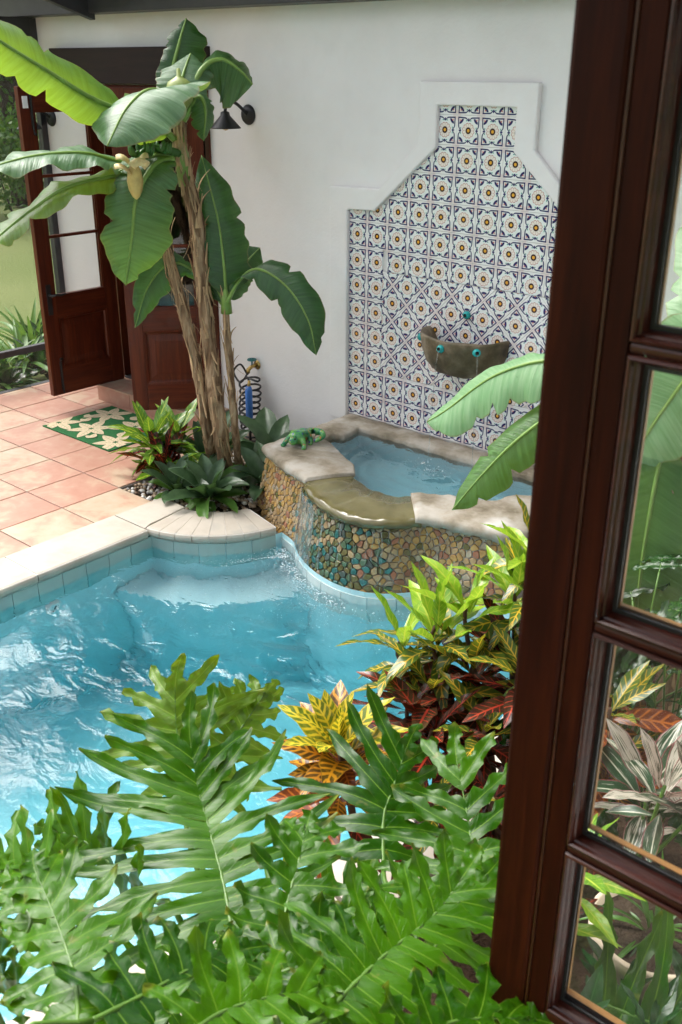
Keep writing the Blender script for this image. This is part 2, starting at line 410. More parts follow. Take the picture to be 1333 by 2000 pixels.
def wood(name, dark, mid, light, rough=0.35, axis='Z', coat=0.25, spec=0.4):
    a = Mat(name, rough, spec, mid, coat)
    sc = {'Z':(14,14,0.9), 'X':(0.9,14,14), 'Y':(14,0.9,14)}[axis]
    co = a.scale(a.objco(7.0), sc)
    f = a.noise(2.2, 6.0, co, 0.6, 0.6); g = a.noise(11.0, 3.0, co)
    c = a.ramp(f*0.75 + g*0.25, [(0.28, dark), (0.5, mid), (0.74, light)])
    a.color(c); a.bump(g, 0.12, 0.002); M[name] = a.m
wood('mahogany', (0.040,0.0075,0.004), (0.088,0.016,0.006), (0.155,0.034,0.011), 0.40, 'Z', 0.06, 0.3)
wood('mahogany_rail', (0.040,0.0075,0.004), (0.088,0.016,0.006), (0.155,0.034,0.011), 0.40, 'X', 0.06, 0.3)
wood('sash_wood', (0.008,0.0014,0.0005), (0.025,0.0039,0.0011), (0.054,0.010,0.0024), 0.46, 'Z', 0.0, 0.10)
wood('sash_rail_wood', (0.015,0.003,0.0014), (0.038,0.007,0.0034), (0.072,0.015,0.007), 0.30, 'X', 0.04, 0.38)
wood('lintel_wood', (0.010,0.005,0.004), (0.018,0.008,0.006), (0.030,0.014,0.010), 0.7, 'X', 0.0)
simple('golden_bead', (0.42,0.20,0.06), 0.4, 0.4, 0.3, 20)
simple('fillet_highlight', (0.042,0.010,0.0025), 0.4, 0.4, 0.3, 20)  # lighter brown imitating the highlight along the stile step
simple('gasket', (0.010,0.010,0.010), 0.45)
simple('bronze_frame', (0.040,0.041,0.045), 0.42, 0.5, 0.2, 5, 0.1, 60)
simple('black_iron', (0.014,0.014,0.015), 0.42, 0.5)
simple('white_plastic', (0.78,0.78,0.78), 0.4)
simple('room_dark', (0.045,0.028,0.020), 0.8)
simple('lamp_glow', (0.55,0.42,0.25), 0.3)
simple('turquoise_glaze', (0.02,0.36,0.36), 0.12, 0.5, 0.3, 30)
simple('black_hole', (0.008,0.012,0.014), 0.6)
simple('hose_black', (0.012,0.012,0.013), 0.35)
simple('hose_blue', (0.045,0.17,0.52), 0.4, 0.5, 0.1, 8)
simple('brass', (0.50,0.34,0.12), 0.3, 0.5, 0.1, 8, metal=0.9)
simple('teal_handle', (0.02,0.13,0.13), 0.4)
simple('soil', (0.045,0.032,0.022), 0.95, 0.1, 0.5, 18, 0.9, 45, dist=0.02)
simple('mulch', (0.055,0.035,0.022), 0.95, 0.1, 0.5, 10, 0.9, 30, dist=0.03)
for nm, col in dict(pebble_white=(0.62,0.59,0.54), pebble_tan=(0.40,0.30,0.20), pebble_brown=(0.22,0.14,0.09), pebble_grey=(0.28,0.26,0.25)).items(): simple(nm, col, 0.55, 0.4, 0.25, 30)
simple('mat_green', (0.030,0.125,0.045), 0.9, 0.1, 0.2, 60, 0.5, 300)
a = Mat('mat_cream', 0.9, 0.1); u, v = a.uv()
vein = ((v-0.5).abs()).lt(0.03,0.015) + ((u*5.0 - (v-0.5).abs()*2.2).op('FRACT') - 0.5).abs().lt(0.07,0.03)*((v-0.5).abs().lt(0.36,0.03))
a.color(a.mix(vein.op('MINIMUM',1.0)*0.75, (0.60,0.49,0.33), (0.20,0.26,0.13))); a.bump(a.noise(300.0,2.0),0.4,0.002); M['mat_cream'] = a.m
simple('pot_cream', (0.58,0.47,0.36), 0.6, 0.3, 0.12, 10)
a = Mat('lawn', 0.9, 0.1); f = a.noise(0.5,5.0); g = a.noise(30.0,4.0)
a.color(a.ramp(f*0.6+g*0.4, [(0.3,(0.11,0.15,0.045)), (0.6,(0.17,0.20,0.075)), (0.8,(0.24,0.235,0.12))])); a.bump(g,0.6,0.03); M['lawn'] = a.m

# leaves
def leaf_mat(name, dark, light, vein, trans, tf=0.3, rough=0.33, veins=0.0, vein_w=0.03, spec=0.45, jit=0.12, age=0.0):
    a = Mat(name, rough, spec); u, v = a.uv(); s = (v-0.5).abs()*2.0
    f = a.noise(7.0, 4.0, a.objco()) + (a.rand()-0.5)*jit*2
    c = a.ramp(f, [(0.3, dark), (0.7, light)])
    if veins:
        lat = ((u*veins - s*1.5).op('FRACT') - 0.5).abs().lt(0.05, 0.05)
        c = a.mix(lat*(0.35 if not age else 0.10), c, vein); h = lat*0.35 + a.noise(30.0, 2.0)*0.15
    c = a.mix(s.lt(vein_w, vein_w*0.6), c, vein)
    if age:
        nz = a.noise(11.0, 4.0, a.objco())
        c = a.mix((u + (nz-0.5)*0.5).gt(0.985, 0.05)*0.6, c, (0.26,0.25,0.03))
        c = a.mix((a.noise(23.0, 3.0, a.objco())).gt(0.70, 0.03)*0.5, c, (0.15,0.15,0.03))
        edge = (s + (nz-0.5)*0.16).gt(0.97, 0.025); c = a.mix(edge*0.45, c, (0.16,0.22,0.03))
    a.color(c)
    if veins: a.bump(1.0 - h, 0.25, 0.003)
    a.translucent(a.mix(0.5, c, trans, 'MIX'), tf); M[name] = a.m
def banana_mat(name, dark, light, trans, tf):
    a = Mat(name, 0.36, 0.6); u, v = a.uv(); s = (v-0.5).abs()*2.0
    co = a.n('ShaderNodeCombineXYZ'); uw = u - s*0.035
    a.nt.links.new((uw*70.0).k, co.inputs[0]); a.nt.links.new((v*1.6).k, co.inputs[1]); a.nt.links.new((a.rand()*20.0).k, co.inputs[2])
    f = a.noise(1.0, 4.0, co.outputs[0], 0.6); blot = a.noise(5.0, 4.0, a.objco())
    c = a.ramp(f*0.75 + blot*0.25, [(0.38, dark), (0.62, light)])
    edge = (s + (a.noise(18.0,4.0,a.objco())-0.5)*0.10)
    c = a.mix(edge.gt(0.965,0.02)*0.55, c, (0.20,0.13,0.05))
    c = a.mix(s.lt(0.035,0.015), c, (0.36,0.42,0.14))
    a.color(c); a.bump(f, 0.6, 0.008)
    a.translucent(a.mix(0.55, c, trans), tf); M[name] = a.m
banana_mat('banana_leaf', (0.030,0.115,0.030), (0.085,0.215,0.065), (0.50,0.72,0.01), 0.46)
banana_mat('banana_leaf_sheen', (0.050,0.135,0.058), (0.135,0.245,0.130), (0.40,0.60,0.06), 0.30)  # grey sky sheen on some leaves put into the base colour
banana_mat('banana_leaf_shaded', (0.017,0.078,0.022), (0.065,0.165,0.055), (0.30,0.52,0.02), 0.30)  # darker copy; shade falling on part of the crown put into its colour
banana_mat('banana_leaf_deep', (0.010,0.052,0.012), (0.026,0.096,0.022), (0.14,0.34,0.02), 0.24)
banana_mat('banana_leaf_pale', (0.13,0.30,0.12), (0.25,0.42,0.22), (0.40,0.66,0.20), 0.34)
simple('banana_stalk', (0.16,0.27,0.055), 0.4, 0.4, 0.25, 9)
leaf_mat('philo_leaf', (0.009,0.055,0.001), (0.046,0.146,0.002), (0.13,0.24,0.02), (0.28,0.50,0.0), 0.27, 0.28, 10.0, 0.035, 0.26, 0.24, 1.0)
leaf_mat('philo_young', (0.045,0.115,0.004), (0.090,0.175,0.008), (0.20,0.30,0.04), (0.42,0.55,0.01), 0.38, 0.34, 10.0, 0.045, 0.36, 0.12, 1.0)
simple('philo_stalk', (0.075,0.16,0.02), 0.35, 0.4, 0.2, 9)
leaf_mat('strap_leaf', (0.028,0.065,0.026), (0.075,0.135,0.062), (0.07,0.13,0.06), (0.15,0.30,0.05), 0.15, 0.30, 0.0, 0.01)
leaf_mat('strap_leaf_light', (0.07,0.18,0.03), (0.13,0.28,0.05), (0.13,0.28,0.05), (0.30,0.50,0.05), 0.25, 0.35, 0.0, 0.01)
leaf_mat('shade_leaf', (0.005,0.030,0.004), (0.018,0.070,0.010), (0.05,0.11,0.02), (0.10,0.24,0.01), 0.16, 0.24, 8.0, 0.035, 0.40)  # dark philodendron copy; deep shade behind the panes put into its colour
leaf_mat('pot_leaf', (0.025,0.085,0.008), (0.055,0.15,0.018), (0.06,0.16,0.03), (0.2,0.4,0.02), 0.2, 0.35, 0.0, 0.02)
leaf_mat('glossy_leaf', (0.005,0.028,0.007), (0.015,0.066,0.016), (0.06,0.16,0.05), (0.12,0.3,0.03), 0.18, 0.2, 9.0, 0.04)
leaf_mat('bush_leaf', (0.035,0.10,0.012), (0.09,0.20,0.03), (0.10,0.22,0.04), (0.25,0.45,0.04), 0.3, 0.5, 0.0, 0.02)
leaf_mat('tree_leaf', (0.018,0.045,0.010), (0.055,0.11,0.022), (0.05,0.10,0.02), (0.16,0.28,0.03), 0.3, 0.55, 0.0, 0.02)
def croton_mat(name, dark, light, vein, trans, tf=0.25, nv=9.0, vw=0.14, blotch=0.5, vein2=None, margin=0.0):
    a = Mat(name, 0.26, 0.5); u, v = a.uv(); s = (v-0.5).abs()*2.0
    f = a.noise(6.0, 3.0, a.objco()) + (a.rand()-0.5)*0.35
    c = a.ramp(f, [(0.3, dark), (0.7, light)])
    jit = (a.noise(14.0, 3.0, a.objco()) - 0.5)*0.7
    lat = ((u*nv - s*1.25 + jit*0.35).op('FRACT') - 0.5).abs()
    lw = lat.lt(vw, 0.07) * (s + jit*0.6).lt(0.88, 0.12)
    vc = a.mix(u.gt(0.5,0.4)*0.6, vein, vein2 or vein)
    c = a.mix(lw*0.9, c, vc); c = a.mix(s.lt(0.09,0.045), c, vc)
    c = a.mix((a.noise(9.0,2.0,a.objco())).gt(0.62-0.1*blotch,0.05)*blotch*0.5, c, vc)
    if margin: c = a.mix(s.gt(0.9,0.05)*margin, c, vc)
    a.color(c); a.bump(lw, 0.15, 0.003); a.translucent(a.mix(0.4, c, trans), tf); M[name] = a.m
croton_mat('croton_lime', (0.12,0.28,0.015), (0.26,0.43,0.03), (0.45,0.50,0.06), (0.45,0.65,0.05), 0.36, 8.0, 0.06, 0.2)
croton_mat('croton_gold', (0.035,0.085,0.015), (0.08,0.14,0.02), (0.62,0.42,0.03), (0.55,0.50,0.02), 0.25, 8.0, 0.09, 0.0, (0.58,0.30,0.03))
croton_mat('croton_red', (0.030,0.010,0.008), (0.055,0.030,0.012), (0.36,0.028,0.020), (0.45,0.06,0.02), 0.20, 9.0, 0.06, 0.0, (0.46,0.07,0.025))
croton_mat('croton_orange', (0.040,0.028,0.008), (0.09,0.045,0.010), (0.56,0.20,0.012), (0.70,0.30,0.02), 0.28, 8.0, 0.20, 0.3, (0.60,0.30,0.02), 0.5)
croton_mat('croton_yellow', (0.05,0.11,0.012), (0.11,0.18,0.02), (0.66,0.50,0.03), (0.75,0.60,0.03), 0.30, 8.0, 0.20, 0.4, (0.72,0.55,0.04), 0.7)
croton_mat('croton_rust', (0.12,0.030,0.012), (0.20,0.055,0.015), (0.42,0.12,0.02), (0.5,0.15,0.02), 0.2, 8.0, 0.14, 0.2)
croton_mat('croton_striped', (0.055,0.16,0.012), (0.12,0.26,0.025), (0.48,0.56,0.06), (0.35,0.55,0.04), 0.25, 9.0, 0.03, 0.0)
a = Mat('stromanthe', 0.35, 0.45); u, v = a.uv(); s = (v-0.5).abs()*2.0
f = a.noise(1.0, 3.0, a.scale(a.coord('UV'), (2.5, 13.0, 1.0)))
lat = a.noise(1.0, 2.0, a.scale(a.coord('UV'), (6.0, 4.0, 1.0)))
c = a.mix((f + (a.rand()-0.5)*0.2).gt(0.54,0.03), (0.018,0.065,0.028), (0.52,0.47,0.39))
c = a.mix(s.lt(0.06,0.03), c, (0.62,0.58,0.46)); c = a.mix(s.gt(0.92,0.04)*0.7, c, (0.35,0.06,0.09))
a.color(c); a.translucent(a.mix(0.5, c, (0.6,0.2,0.2)), 0.2); M['stromanthe'] = a.m
simple('stromanthe_back', (0.22,0.025,0.045), 0.4)
simple('croton_stem', (0.10,0.055,0.035), 0.7, 0.3, 0.3, 20)
a = Mat('banana_trunk', 0.85, 0.2)
co = a.scale(a.coord(), (16.0,16.0,1.6)); f = a.noise(1.6, 6.0, co, 0.62, 0.5); g = a.noise(3.5, 4.0)
c = a.ramp(f, [(0.28,(0.050,0.028,0.014)), (0.45,(0.18,0.11,0.060)), (0.6,(0.34,0.24,0.145)), (0.78,(0.50,0.39,0.27))])
a.color(a.mix(g.gt(0.6,0.06)*0.4, c, (0.09,0.045,0.025))); a.bump(f, 0.9, 0.015); M['banana_trunk'] = a.m
simple('dry_sheath', (0.40,0.27,0.15), 0.85, 0.2, 0.45, 9, 0.5, 60)
simple('bark', (0.07,0.055,0.042), 0.9, 0.2, 0.4, 8, 0.8, 25, dist=0.02)
simple('bud_bract', (0.50,0.37,0.12), 0.5, 0.4, 0.25, 20)
simple('bud_bract_pale', (0.62,0.50,0.24), 0.5, 0.4, 0.2, 20)
simple('green_banana', (0.045,0.13,0.025), 0.4, 0.4, 0.3, 20)
a = Mat('lizard_glaze', 0.12, 0.5); f = a.noise(22.0, 3.0); g = a.noise(38.0, 2.0)
c = a.ramp(f, [(0.35,(0.02,0.17,0.08)), (0.5,(0.08,0.30,0.08)), (0.65,(0.20,0.42,0.12))])
c = a.mix(g.gt(0.60,0.03), c, (0.03,0.06,0.25)); c = a.mix(g.lt(0.34,0.03), c, (0.45,0.13,0.05))
a.color(c); M['lizard_glaze'] = a.m
# ================================================================== SETTING
# ------------------------------------------------------------------ lawn and far wood
def lawn():
    HX0, HX1, HY0, HY1 = -3.12, 6.0, -9.0, 8.0
    xs = np.concatenate([np.linspace(-90, -3.12, 40), np.linspace(6.0, 60, 12)])
    V = []; F = []
    def z(x, y): return -0.14 + 0.02*math.sin(x*0.4)*math.cos(y*0.3) + max(0, (-x-6))*0.012
    def patch(x0, x1, y0, y1, nx, ny):
        b = len(V)
        for j in range(ny+1):
            for i in range(nx+1):
                x = x0+(x1-x0)*i/nx; y = y0+(y1-y0)*j/ny; V.append((x, y, z(x, y)))
        for j in range(ny):
            for i in range(nx): F.append((b+j*(nx+1)+i, b+j*(nx+1)+i+1, b+(j+1)*(nx+1)+i+1, b+(j+1)*(nx+1)+i))
    patch(-200, HX0, -200, 200, 60, 40); patch(HX1, 150, -200, 200, 8, 20)
    patch(HX0, HX1, HY1, 200, 4, 12); patch(HX0, HX1, -200, HY0, 4, 12)
    o = mk('lawn', V, F, M['lawn'], smooth=True); tag(o, kind='structure')
lawn()

# ------------------------------------------------------------------ pool outline
BC = np.array([-0.33, -0.90]); BR = 0.635
bump_arc = [(BC[0]+BR*math.cos(a), BC[1]+BR*math.sin(a)) for a in np.linspace(R(-80), R(-13.5), 33)]
# fountain plan (outer edge of the cast slab) and its front
F_OUT = [(-0.06,-0.80),(0.20,-0.915),(0.40,-0.975),(0.485,-1.015),(0.555,-1.075),(0.68,-1.145),(0.81,-1.19),(0.95,-1.207),(1.08,-1.18),(1.18,-1.11),(1.25,-1.02),(1.34,-0.96),(1.54,-0.925),(1.74,-0.87)]
f_path = catmull(F_OUT, 90)
f_path, _ = resample(f_path, step=0.02)
def offset_path(P, d):
    P = np.asarray(P, float); T = np.gradient(P, axis=0); T /= np.linalg.norm(T, axis=1)[:, None]
    N = np.stack([-T[:,1], T[:,0]], 1)        # to the left of travel
    return P + N*d
f_base = offset_path(f_path, -0.055)          # foot of the battered mosaic wall at the waterline
f_wall = offset_path(f_path, 0.035)           # mosaic face, just under the slab edge
right_curve = catmull([(1.76,-0.915),(1.90,-1.02),(2.10,-1.30),(2.24,-1.70),(2.29,-2.2),(2.26,-2.75),(2.14,-3.3),(1.96,-3.9),(1.78,-4.6),(1.62,-5.6),(1.56,-7.0)], 70)
left_line = [(-0.22, y) for y in np.linspace(-7.0, -1.53, 30)]
fstart = int(np.argmin(np.linalg.norm(f_base - np.array(bump_arc[-1]), axis=1)))
pool_poly = left_line[:-1] + bump_arc[:-1] + [tuple(p) for p in f_base[fstart::3]] + [tuple(p) for p in right_curve[1:]]
WZ = -0.112
FLOORZ = -1.35
def fz(y): return float(np.interp(y, [-6.0,-4.2,-2.6,-1.9,0], [-0.75,-0.85,-1.25,FLOORZ,FLOORZ]))
def pool_shell():
    n = len(pool_poly); V = [(p[0], p[1], -0.04) for p in pool_poly] + [(p[0], p[1], FLOORZ) for p in pool_poly]
    V = V[:n] + [(p[0], p[1], fz(p[1])) for p in pool_poly]
    F = [(i, n+i, n+(i+1)%n, (i+1)%n) for i in range(n)] + [tuple(range(n, 2*n))]
    o = mk('pool_basin', V, F, M['pool_plaster'])
    bm = bmesh.new(); bm.from_mesh(o.data); bmesh.ops.triangulate(bm, faces=[f for f in bm.faces if len(f.verts) > 4]); bm.to_mesh(o.data); bm.free()
    tag(o, kind='structure'); return o
pool = pool_shell()
# underwater corner bench
bp = catmull([(-0.21,-1.80),(0.02,-1.74),(0.22,-1.62),(0.42,-1.45),(0.54,-1.25),(0.60,-1.13)], 20)
poly = [tuple(p) for p in bp] + [(0.62,-1.05),(0.45,-0.95),(0.27,-0.93)] + [tuple(p) for p in bump_arc[::-1]] + [(-0.23,-1.53)]
prism('underwater_bench', poly, 'z', FLOORZ+0.002, -0.42, M['bench_plaster'], pool, 0.012)
be = bpy.data.objects['underwater_bench']; be.data.materials.append(M['pool_plaster'])
for f_ in be.data.polygons: f_.material_index = 0 if f_.normal.z > 0.5 else 1
# waterline tiles
def wl_tiles(P, step, mat, z0, z1, nm='waterline_tile', flip=1, proud=0.006):
    P, s = resample(P, step=0.01); n = max(1, int(round(s[-1]/step)))
    for k in range(n):
        a = s[-1]*k/n + 0.0015; b = s[-1]*(k+1)/n - 0.0015
        seg = np.array([[np.interp(t, s, P[:,0]), np.interp(t, s, P[:,1])] for t in np.linspace(a, b, 4)])
        inn = offset_path(seg, -proud*flip); out = offset_path(seg, 0.004*flip)
        V = [(p[0],p[1],z0) for p in inn]+[(p[0],p[1],z1) for p in inn]+[(p[0],p[1],z0) for p in out]+[(p[0],p[1],z1) for p in out]
        uv = [(i/3,0) for i in range(4)]+[(i/3,1) for i in range(4)]+[(i/3,0) for i in range(4)]+[(i/3,1) for i in range(4)]
        F = []
        for i in range(3): F += [(i,i+1,5+i,4+i), (8+i,12+i,13+i,9+i), (4+i,5+i,13+i,12+i), (i,8+i,9+i,i+1)]
        F += [(0,4,12,8),(3,11,15,7)]
        mk(nm, V, F, mat, pool, uv)
wl_tiles([(-0.22,-3.6),(-0.22,-1.53)], 0.152, M['waterline_tile'], -0.25, -0.042)
wl_tiles(bump_arc, 0.15, M['waterline_tile'], -0.25, -0.042)
wl_tiles(f_base[fstart:], 0.15, M['pale_band_tile'], -0.28, -0.070)
wl_tiles(right_curve[:52], 0.152, M['waterline_tile'], -0.25, -0.042)
# return jet on the left wall
b = MB(); b.lathe((-0.216,-2.21,-0.30), [(0.0,0.012),(0.014,0.012),(0.016,0.018),(0.04,0.016),(0.045,0.0)], 20, axis='x'); jet = b.build('return_jet', M['white_plastic'], pool, True)
b = MB(); b.lathe((-0.203,-2.21,-0.30), [(0.0,0.002),(0.013,0.002),(0.013,-0.004)], 16, axis='x'); b.build('jet_hole', M['black_hole'], jet)

# ------------------------------------------------------------------ pool water (closed body, rippled top)
def ripple(x, y, spill):
    g = 0.7+0.9*math.exp(-((x-0.2)**2+(y+2.9)**2)/0.8)
    z = g*(0.006*math.sin(5.1*x+3.0*y+0.6+1.5*math.sin(2*y)) + 0.005*math.sin(-4.2*x+7.7*y+2.0+1.2*math.sin(3*x)) + 0.003*math.sin(11*x+9.3*y+math.sin(4*x)) + 0.0025*math.sin(-15*x+8*y+1.1+2*math.sin(3*y)) + 0.0012*math.sin(23*x+17*y))
    for cx, cy, amp, k in spill:
        d = math.hypot(x-cx, y-cy); z += amp*math.exp(-d*1.3)*math.sin(k*d)
    return z
def water_body(name, poly, z0, zb, step, mat, spill, parent=None, grow=0.02, amp=1.0):
    P = np.array(poly); x0, y0 = P.min(0)-0.05; x1, y1 = P.max(0)+0.05
    nx = int((x1-x0)/step)+1; ny = int((y1-y0)/step)+1
    big = []
    c = P.mean(0)
    Tn = np.roll(P, -1, 0) - np.roll(P, 1, 0); Tn /= (np.linalg.norm(Tn, axis=1)[:, None]+1e-9)
    area = 0.5*np.sum(P[:,0]*np.roll(P[:,1],-1)-np.roll(P[:,0],-1)*P[:,1])
    N = np.stack([Tn[:,1], -Tn[:,0]], 1)*(1 if area > 0 else -1)
    G = [tuple(p) for p in P + N*grow]
    ok = {}
    for j in range(ny+1):
        for i in range(nx+1): ok[i, j] = inside(x0+i*step, y0+j*step, G)
    bm = bmesh.new(); vs = {}
    def gv(i, j):
        if (i, j) not in vs:
            x, y = x0+i*step, y0+j*step; vs[i, j] = bm.verts.new((x, y, z0 + amp*ripple(x, y, spill)))
        return vs[i, j]
    for j in range(ny):
        for i in range(nx):
            if sum(ok[a] for a in ((i,j),(i+1,j),(i+1,j+1),(i,j+1))) >= 1:
                f = bm.faces.new((gv(i,j), gv(i+1,j), gv(i+1,j+1), gv(i,j+1))); f.smooth = True
    top = list(bm.faces)
    ret = bmesh.ops.extrude_face_region(bm, geom=top)
    for e in ret['geom']:
        if isinstance(e, bmesh.types.BMVert): e.co.z = zb
    bmesh.ops.recalc_face_normals(bm, faces=bm.faces)
    me = bpy.data.meshes.new(name); bm.to_mesh(me); bm.free(); me.materials.append(mat)
    o = bpy.data.objects.new(name, me); COL.objects.link(o)
    if parent is not None:
        me.transform(Matrix.Translation(-WORLD[parent.name])); o.parent = parent
    return o
pw = water_body('pool_water', pool_poly, WZ, FLOORZ-0.1, 0.03, M['pool_water'], [(0.75,-1.35,0.010,34.0),(1.1,-1.40,0.007,30.0),(0.1,-2.6,0.006,20.0)], None, 0.015)
tag(pw, kind='structure')

# ------------------------------------------------------------------ coping
def coping_stone(name, P, parent, width=0.29, n=6, mat=None, over=0.022, inward=1, centre=None):
    """P: pool-edge path of one stone; stone lies on the left side of travel * inward"""
    P, _ = resample(P, n=n)
    prof = [(-over+0.026,-0.040),(-over+0.010,-0.036),(-over,-0.020),(-over,-0.004),(-over+0.006,0.008),(-over+0.020,0.014),(width,0.014),(width,-0.040)]
    V = []; k = len(prof)
    T = np.gradient(P, axis=0); T /= np.linalg.norm(T, axis=1)[:, None]; N = np.stack([-T[:,1], T[:,0]], 1)*inward
    if centre is not None: N = (np.array(centre)-P); N /= np.linalg.norm(N, axis=1)[:, None]
    for p, nn in zip(P, N):
        for w, z in prof: V.append((p[0]+nn[0]*w, p[1]+nn[1]*w, z))
    F = [(i*k+j, i*k+(j+1)%k, (i+1)*k+(j+1)%k, (i+1)*k+j) for i in range(n-1) for j in range(k)]
    F += [tuple(range(k)), tuple(range((n-1)*k, n*k))[::-1]]
    o = mk(name, V, F, mat or M['coping_stone'], parent)
    bm = bmesh.new(); bm.from_mesh(o.data); bmesh.ops.recalc_face_normals(bm, faces=bm.faces); bm.to_mesh(o.data); bm.free()
    return o
yy = [-1.56,-2.27,-2.98,-3.70,-4.4]
for a_, b_ in zip(yy[:-1], yy[1:]): coping_stone('coping_stone', [(-0.22, b_+0.003), (-0.22, a_-0.003)], pool, 0.288, 3)
def arc_pts(c, r, a0, a1, n=5): return [(c[0]+r*math.cos(a), c[1]+r*math.sin(a)) for a in np.linspace(a0, a1, n)]
def mortar(P, w0, w1, z):
    P = np.asarray(P, float); a = offset_path(P, w0); c = offset_path(P, w1); n = len(P)
    mk('coping_mortar', [(p[0],p[1],z) for p in a]+[(p[0],p[1],z) for p in c]+[(p[0],p[1],-0.03) for p in a], [(i,i+1,n+i+1,n+i) for i in range(n-1)]+[(i,2*n+i,2*n+i+1,i+1) for i in range(n-1)], M['grout'], pool)
mortar(bump_arc, -0.012, 0.29, 0.0105); mortar([(-0.22,-4.4),(-0.22,-3.0),(-0.22,-1.56)], -0.012, 0.28, 0.0105)
edges = np.linspace(R(-82), R(-14), 9)
for a_, b_ in zip(edges[:-1], edges[1:]): coping_stone('coping_stone', arc_pts(BC, BR, a_+0.0025, b_-0.0025, 9), pool, 0.30, 8, centre=BC)
# corner mitre piece between the straight run and the bump
prism('coping_stone', [(-0.508,-1.554),(-0.236,-1.554),(-0.262,-1.50),(-0.292,-1.21),(-0.508,-1.21)], 'z', -0.040, 0.0135, M['coping_stone'], pool, 0.003)
rc, s = resample(right_curve, step=0.01); nst = int(s[-1]/0.42)
for k in range(nst):
    i0 = int(len(rc)*k/nst); i1 = min(len(rc)-1, int(len(rc)*(k+1)/nst)-1)
    if k < 12: coping_stone('coping_stone', rc[i0:i1+1], pool, 0.24, 5)

# ------------------------------------------------------------------ patio and clay tiles
prism('patio', [(-3.12,0.0),(-0.845,0.0),(-0.845,-1.262),(-0.51,-1.262),(-0.51,-9.0),(-3.12,-9.0)], 'z', -0.16, -0.007, M['floor_grout'])
patio = bpy.data.objects['patio']; tag(patio, kind='structure'); WORLD['patio'] = Vector((0,0,0))
xl = [-0.51, -0.850] + [-0.850-0.3675*k for k in range(1, 7)] + [-3.11]
yl = [0.0] + [-1.265+0.415*k for k in (3,2,1)][0:3] + [-1.265-0.415*k for k in range(0, 7)]
yl = sorted([v for v in yl if v <= 0.0], reverse=True)
G = 0.004
tilemesh = {}
for i in range(len(xl)-1):
    for j in range(len(yl)-1):
        x1, x0 = xl[i], xl[i+1]; y1, y0 = yl[j], yl[j+1]
        if x1 - x0 < 0.05 or y1 - y0 < 0.03: continue
        if i == 0 and y0 > -1.30 : continue
        key = (round(x1-x0,3), round(y1-y0,3))
        cx_, cy_ = (x0+x1)/2, (y0+y1)/2
        if key not in tilemesh:
            hx, hy = (x1-x0)/2-G, (y1-y0)/2-G
            o = box('floor_tile', cx_-hx, cx_+hx, cy_-hy, cy_+hy, -0.018, 0.0, M['clay_tile'], patio, 0.0035)
            o.data.transform(Matrix.Translation((-cx_, -cy_, 0))); o.location = (cx_, cy_, 0); tilemesh[key] = o.data
        else:
            o = inst('floor_tile', tilemesh[key], patio, (cx_, cy_, random.uniform(-0.0008, 0.0008)))
        o.rotation_euler = (random.uniform(-0.002,0.002), random.uniform(-0.002,0.002), 0)

# ------------------------------------------------------------------ planting beds
bed = [tuple(p) for p in offset_path(right_curve, 0.22)]
bedpoly = [(1.76,-0.002),(1.76,-0.84)] + bed[3:] + [(4.0,-7.2),(4.0,-0.002)]
o = prism('planting_bed', bedpoly, 'z', -0.30, -0.03, M['mulch']); tag(o, kind='structure')
bm = bmesh.new(); bm.from_mesh(o.data); bmesh.ops.triangulate(bm, faces=[f for f in bm.faces if len(f.verts) > 4]); bm.to_mesh(o.data); bm.free()
pl = [(-0.84,-0.002),(-0.84,-1.258),(-0.51,-1.258),(-0.51,-1.20)] + [(BC[0]+0.345*math.cos(a), BC[1]+0.345*math.sin(a)) for a in np.linspace(R(-105), R(-8), 14)] + [(-0.02,-0.80),(-0.02,-0.002)]
o = prism('planter_bed', pl, 'z', -0.20, -0.028, M['soil']); tag(o, kind='structure')
bm = bmesh.new(); bm.from_mesh(o.data); bmesh.ops.triangulate(bm, faces=[f for f in bm.faces if len(f.verts) > 4]); bm.to_mesh(o.data); bm.free()

# ------------------------------------------------------------------ long white wall with door opening
DX0, DX1, DZ0, DZ1 = -2.44, -1.27, 0.125, 2.262
wall = thing('stucco_wall', (0.4, 0.0, 0.0), 'long white stucco wall behind the pool with the tiled niche and french doors', 'wall')
b = MB()
b.box(-3.17, DX0, 0, 0.22, -0.2, 3.3); b.box(DX1, 5.0, 0, 0.22, -0.2, 3.3)
b.box(DX0, DX1, 0, 0.22, DZ1, 3.3); b.box(DX0, DX1, 0, 0.22, -0.2, DZ0)
b.build('wall_body', M['stucco'], wall)
# raised band around the niche
CX = 0.805
outer = [(-0.20,0.30),(-0.20,1.735),(0.175,1.745),(0.442,2.00),(0.442,2.312)]; inner = [(-0.062,0.30),(-0.062,1.612),(0.14,1.62),(0.562,1.985),(0.562,2.196)]
outer = outer + [(2*CX-x, z) for x, z in outer[::-1]]; inner = inner + [(2*CX-x, z) for x, z in inner[::-1]]
k = len(outer)
V = [(x, -0.038, z) for x, z in outer] + [(x, -0.038, z) for x, z in inner] + [(x, 0.001, z) for x, z in outer] + [(x, 0.001, z) for x, z in inner]
F = []
for i in range(k-1): F += [(i, i+1, k+i+1, k+i), (i, 2*k+i, 2*k+i+1, i+1), (k+i, k+i+1, 3*k+i+1, 3*k+i), (2*k+i,3*k+i,3*k+i+1,2*k+i+1)]
F += [(0, k, 3*k, 2*k), (k-1, 3*k-1, 4*k-1, 2*k-1)]
o = mk('niche_moulding', V, F, M['stucco'], wall); bevel(o, 0.010, 3)
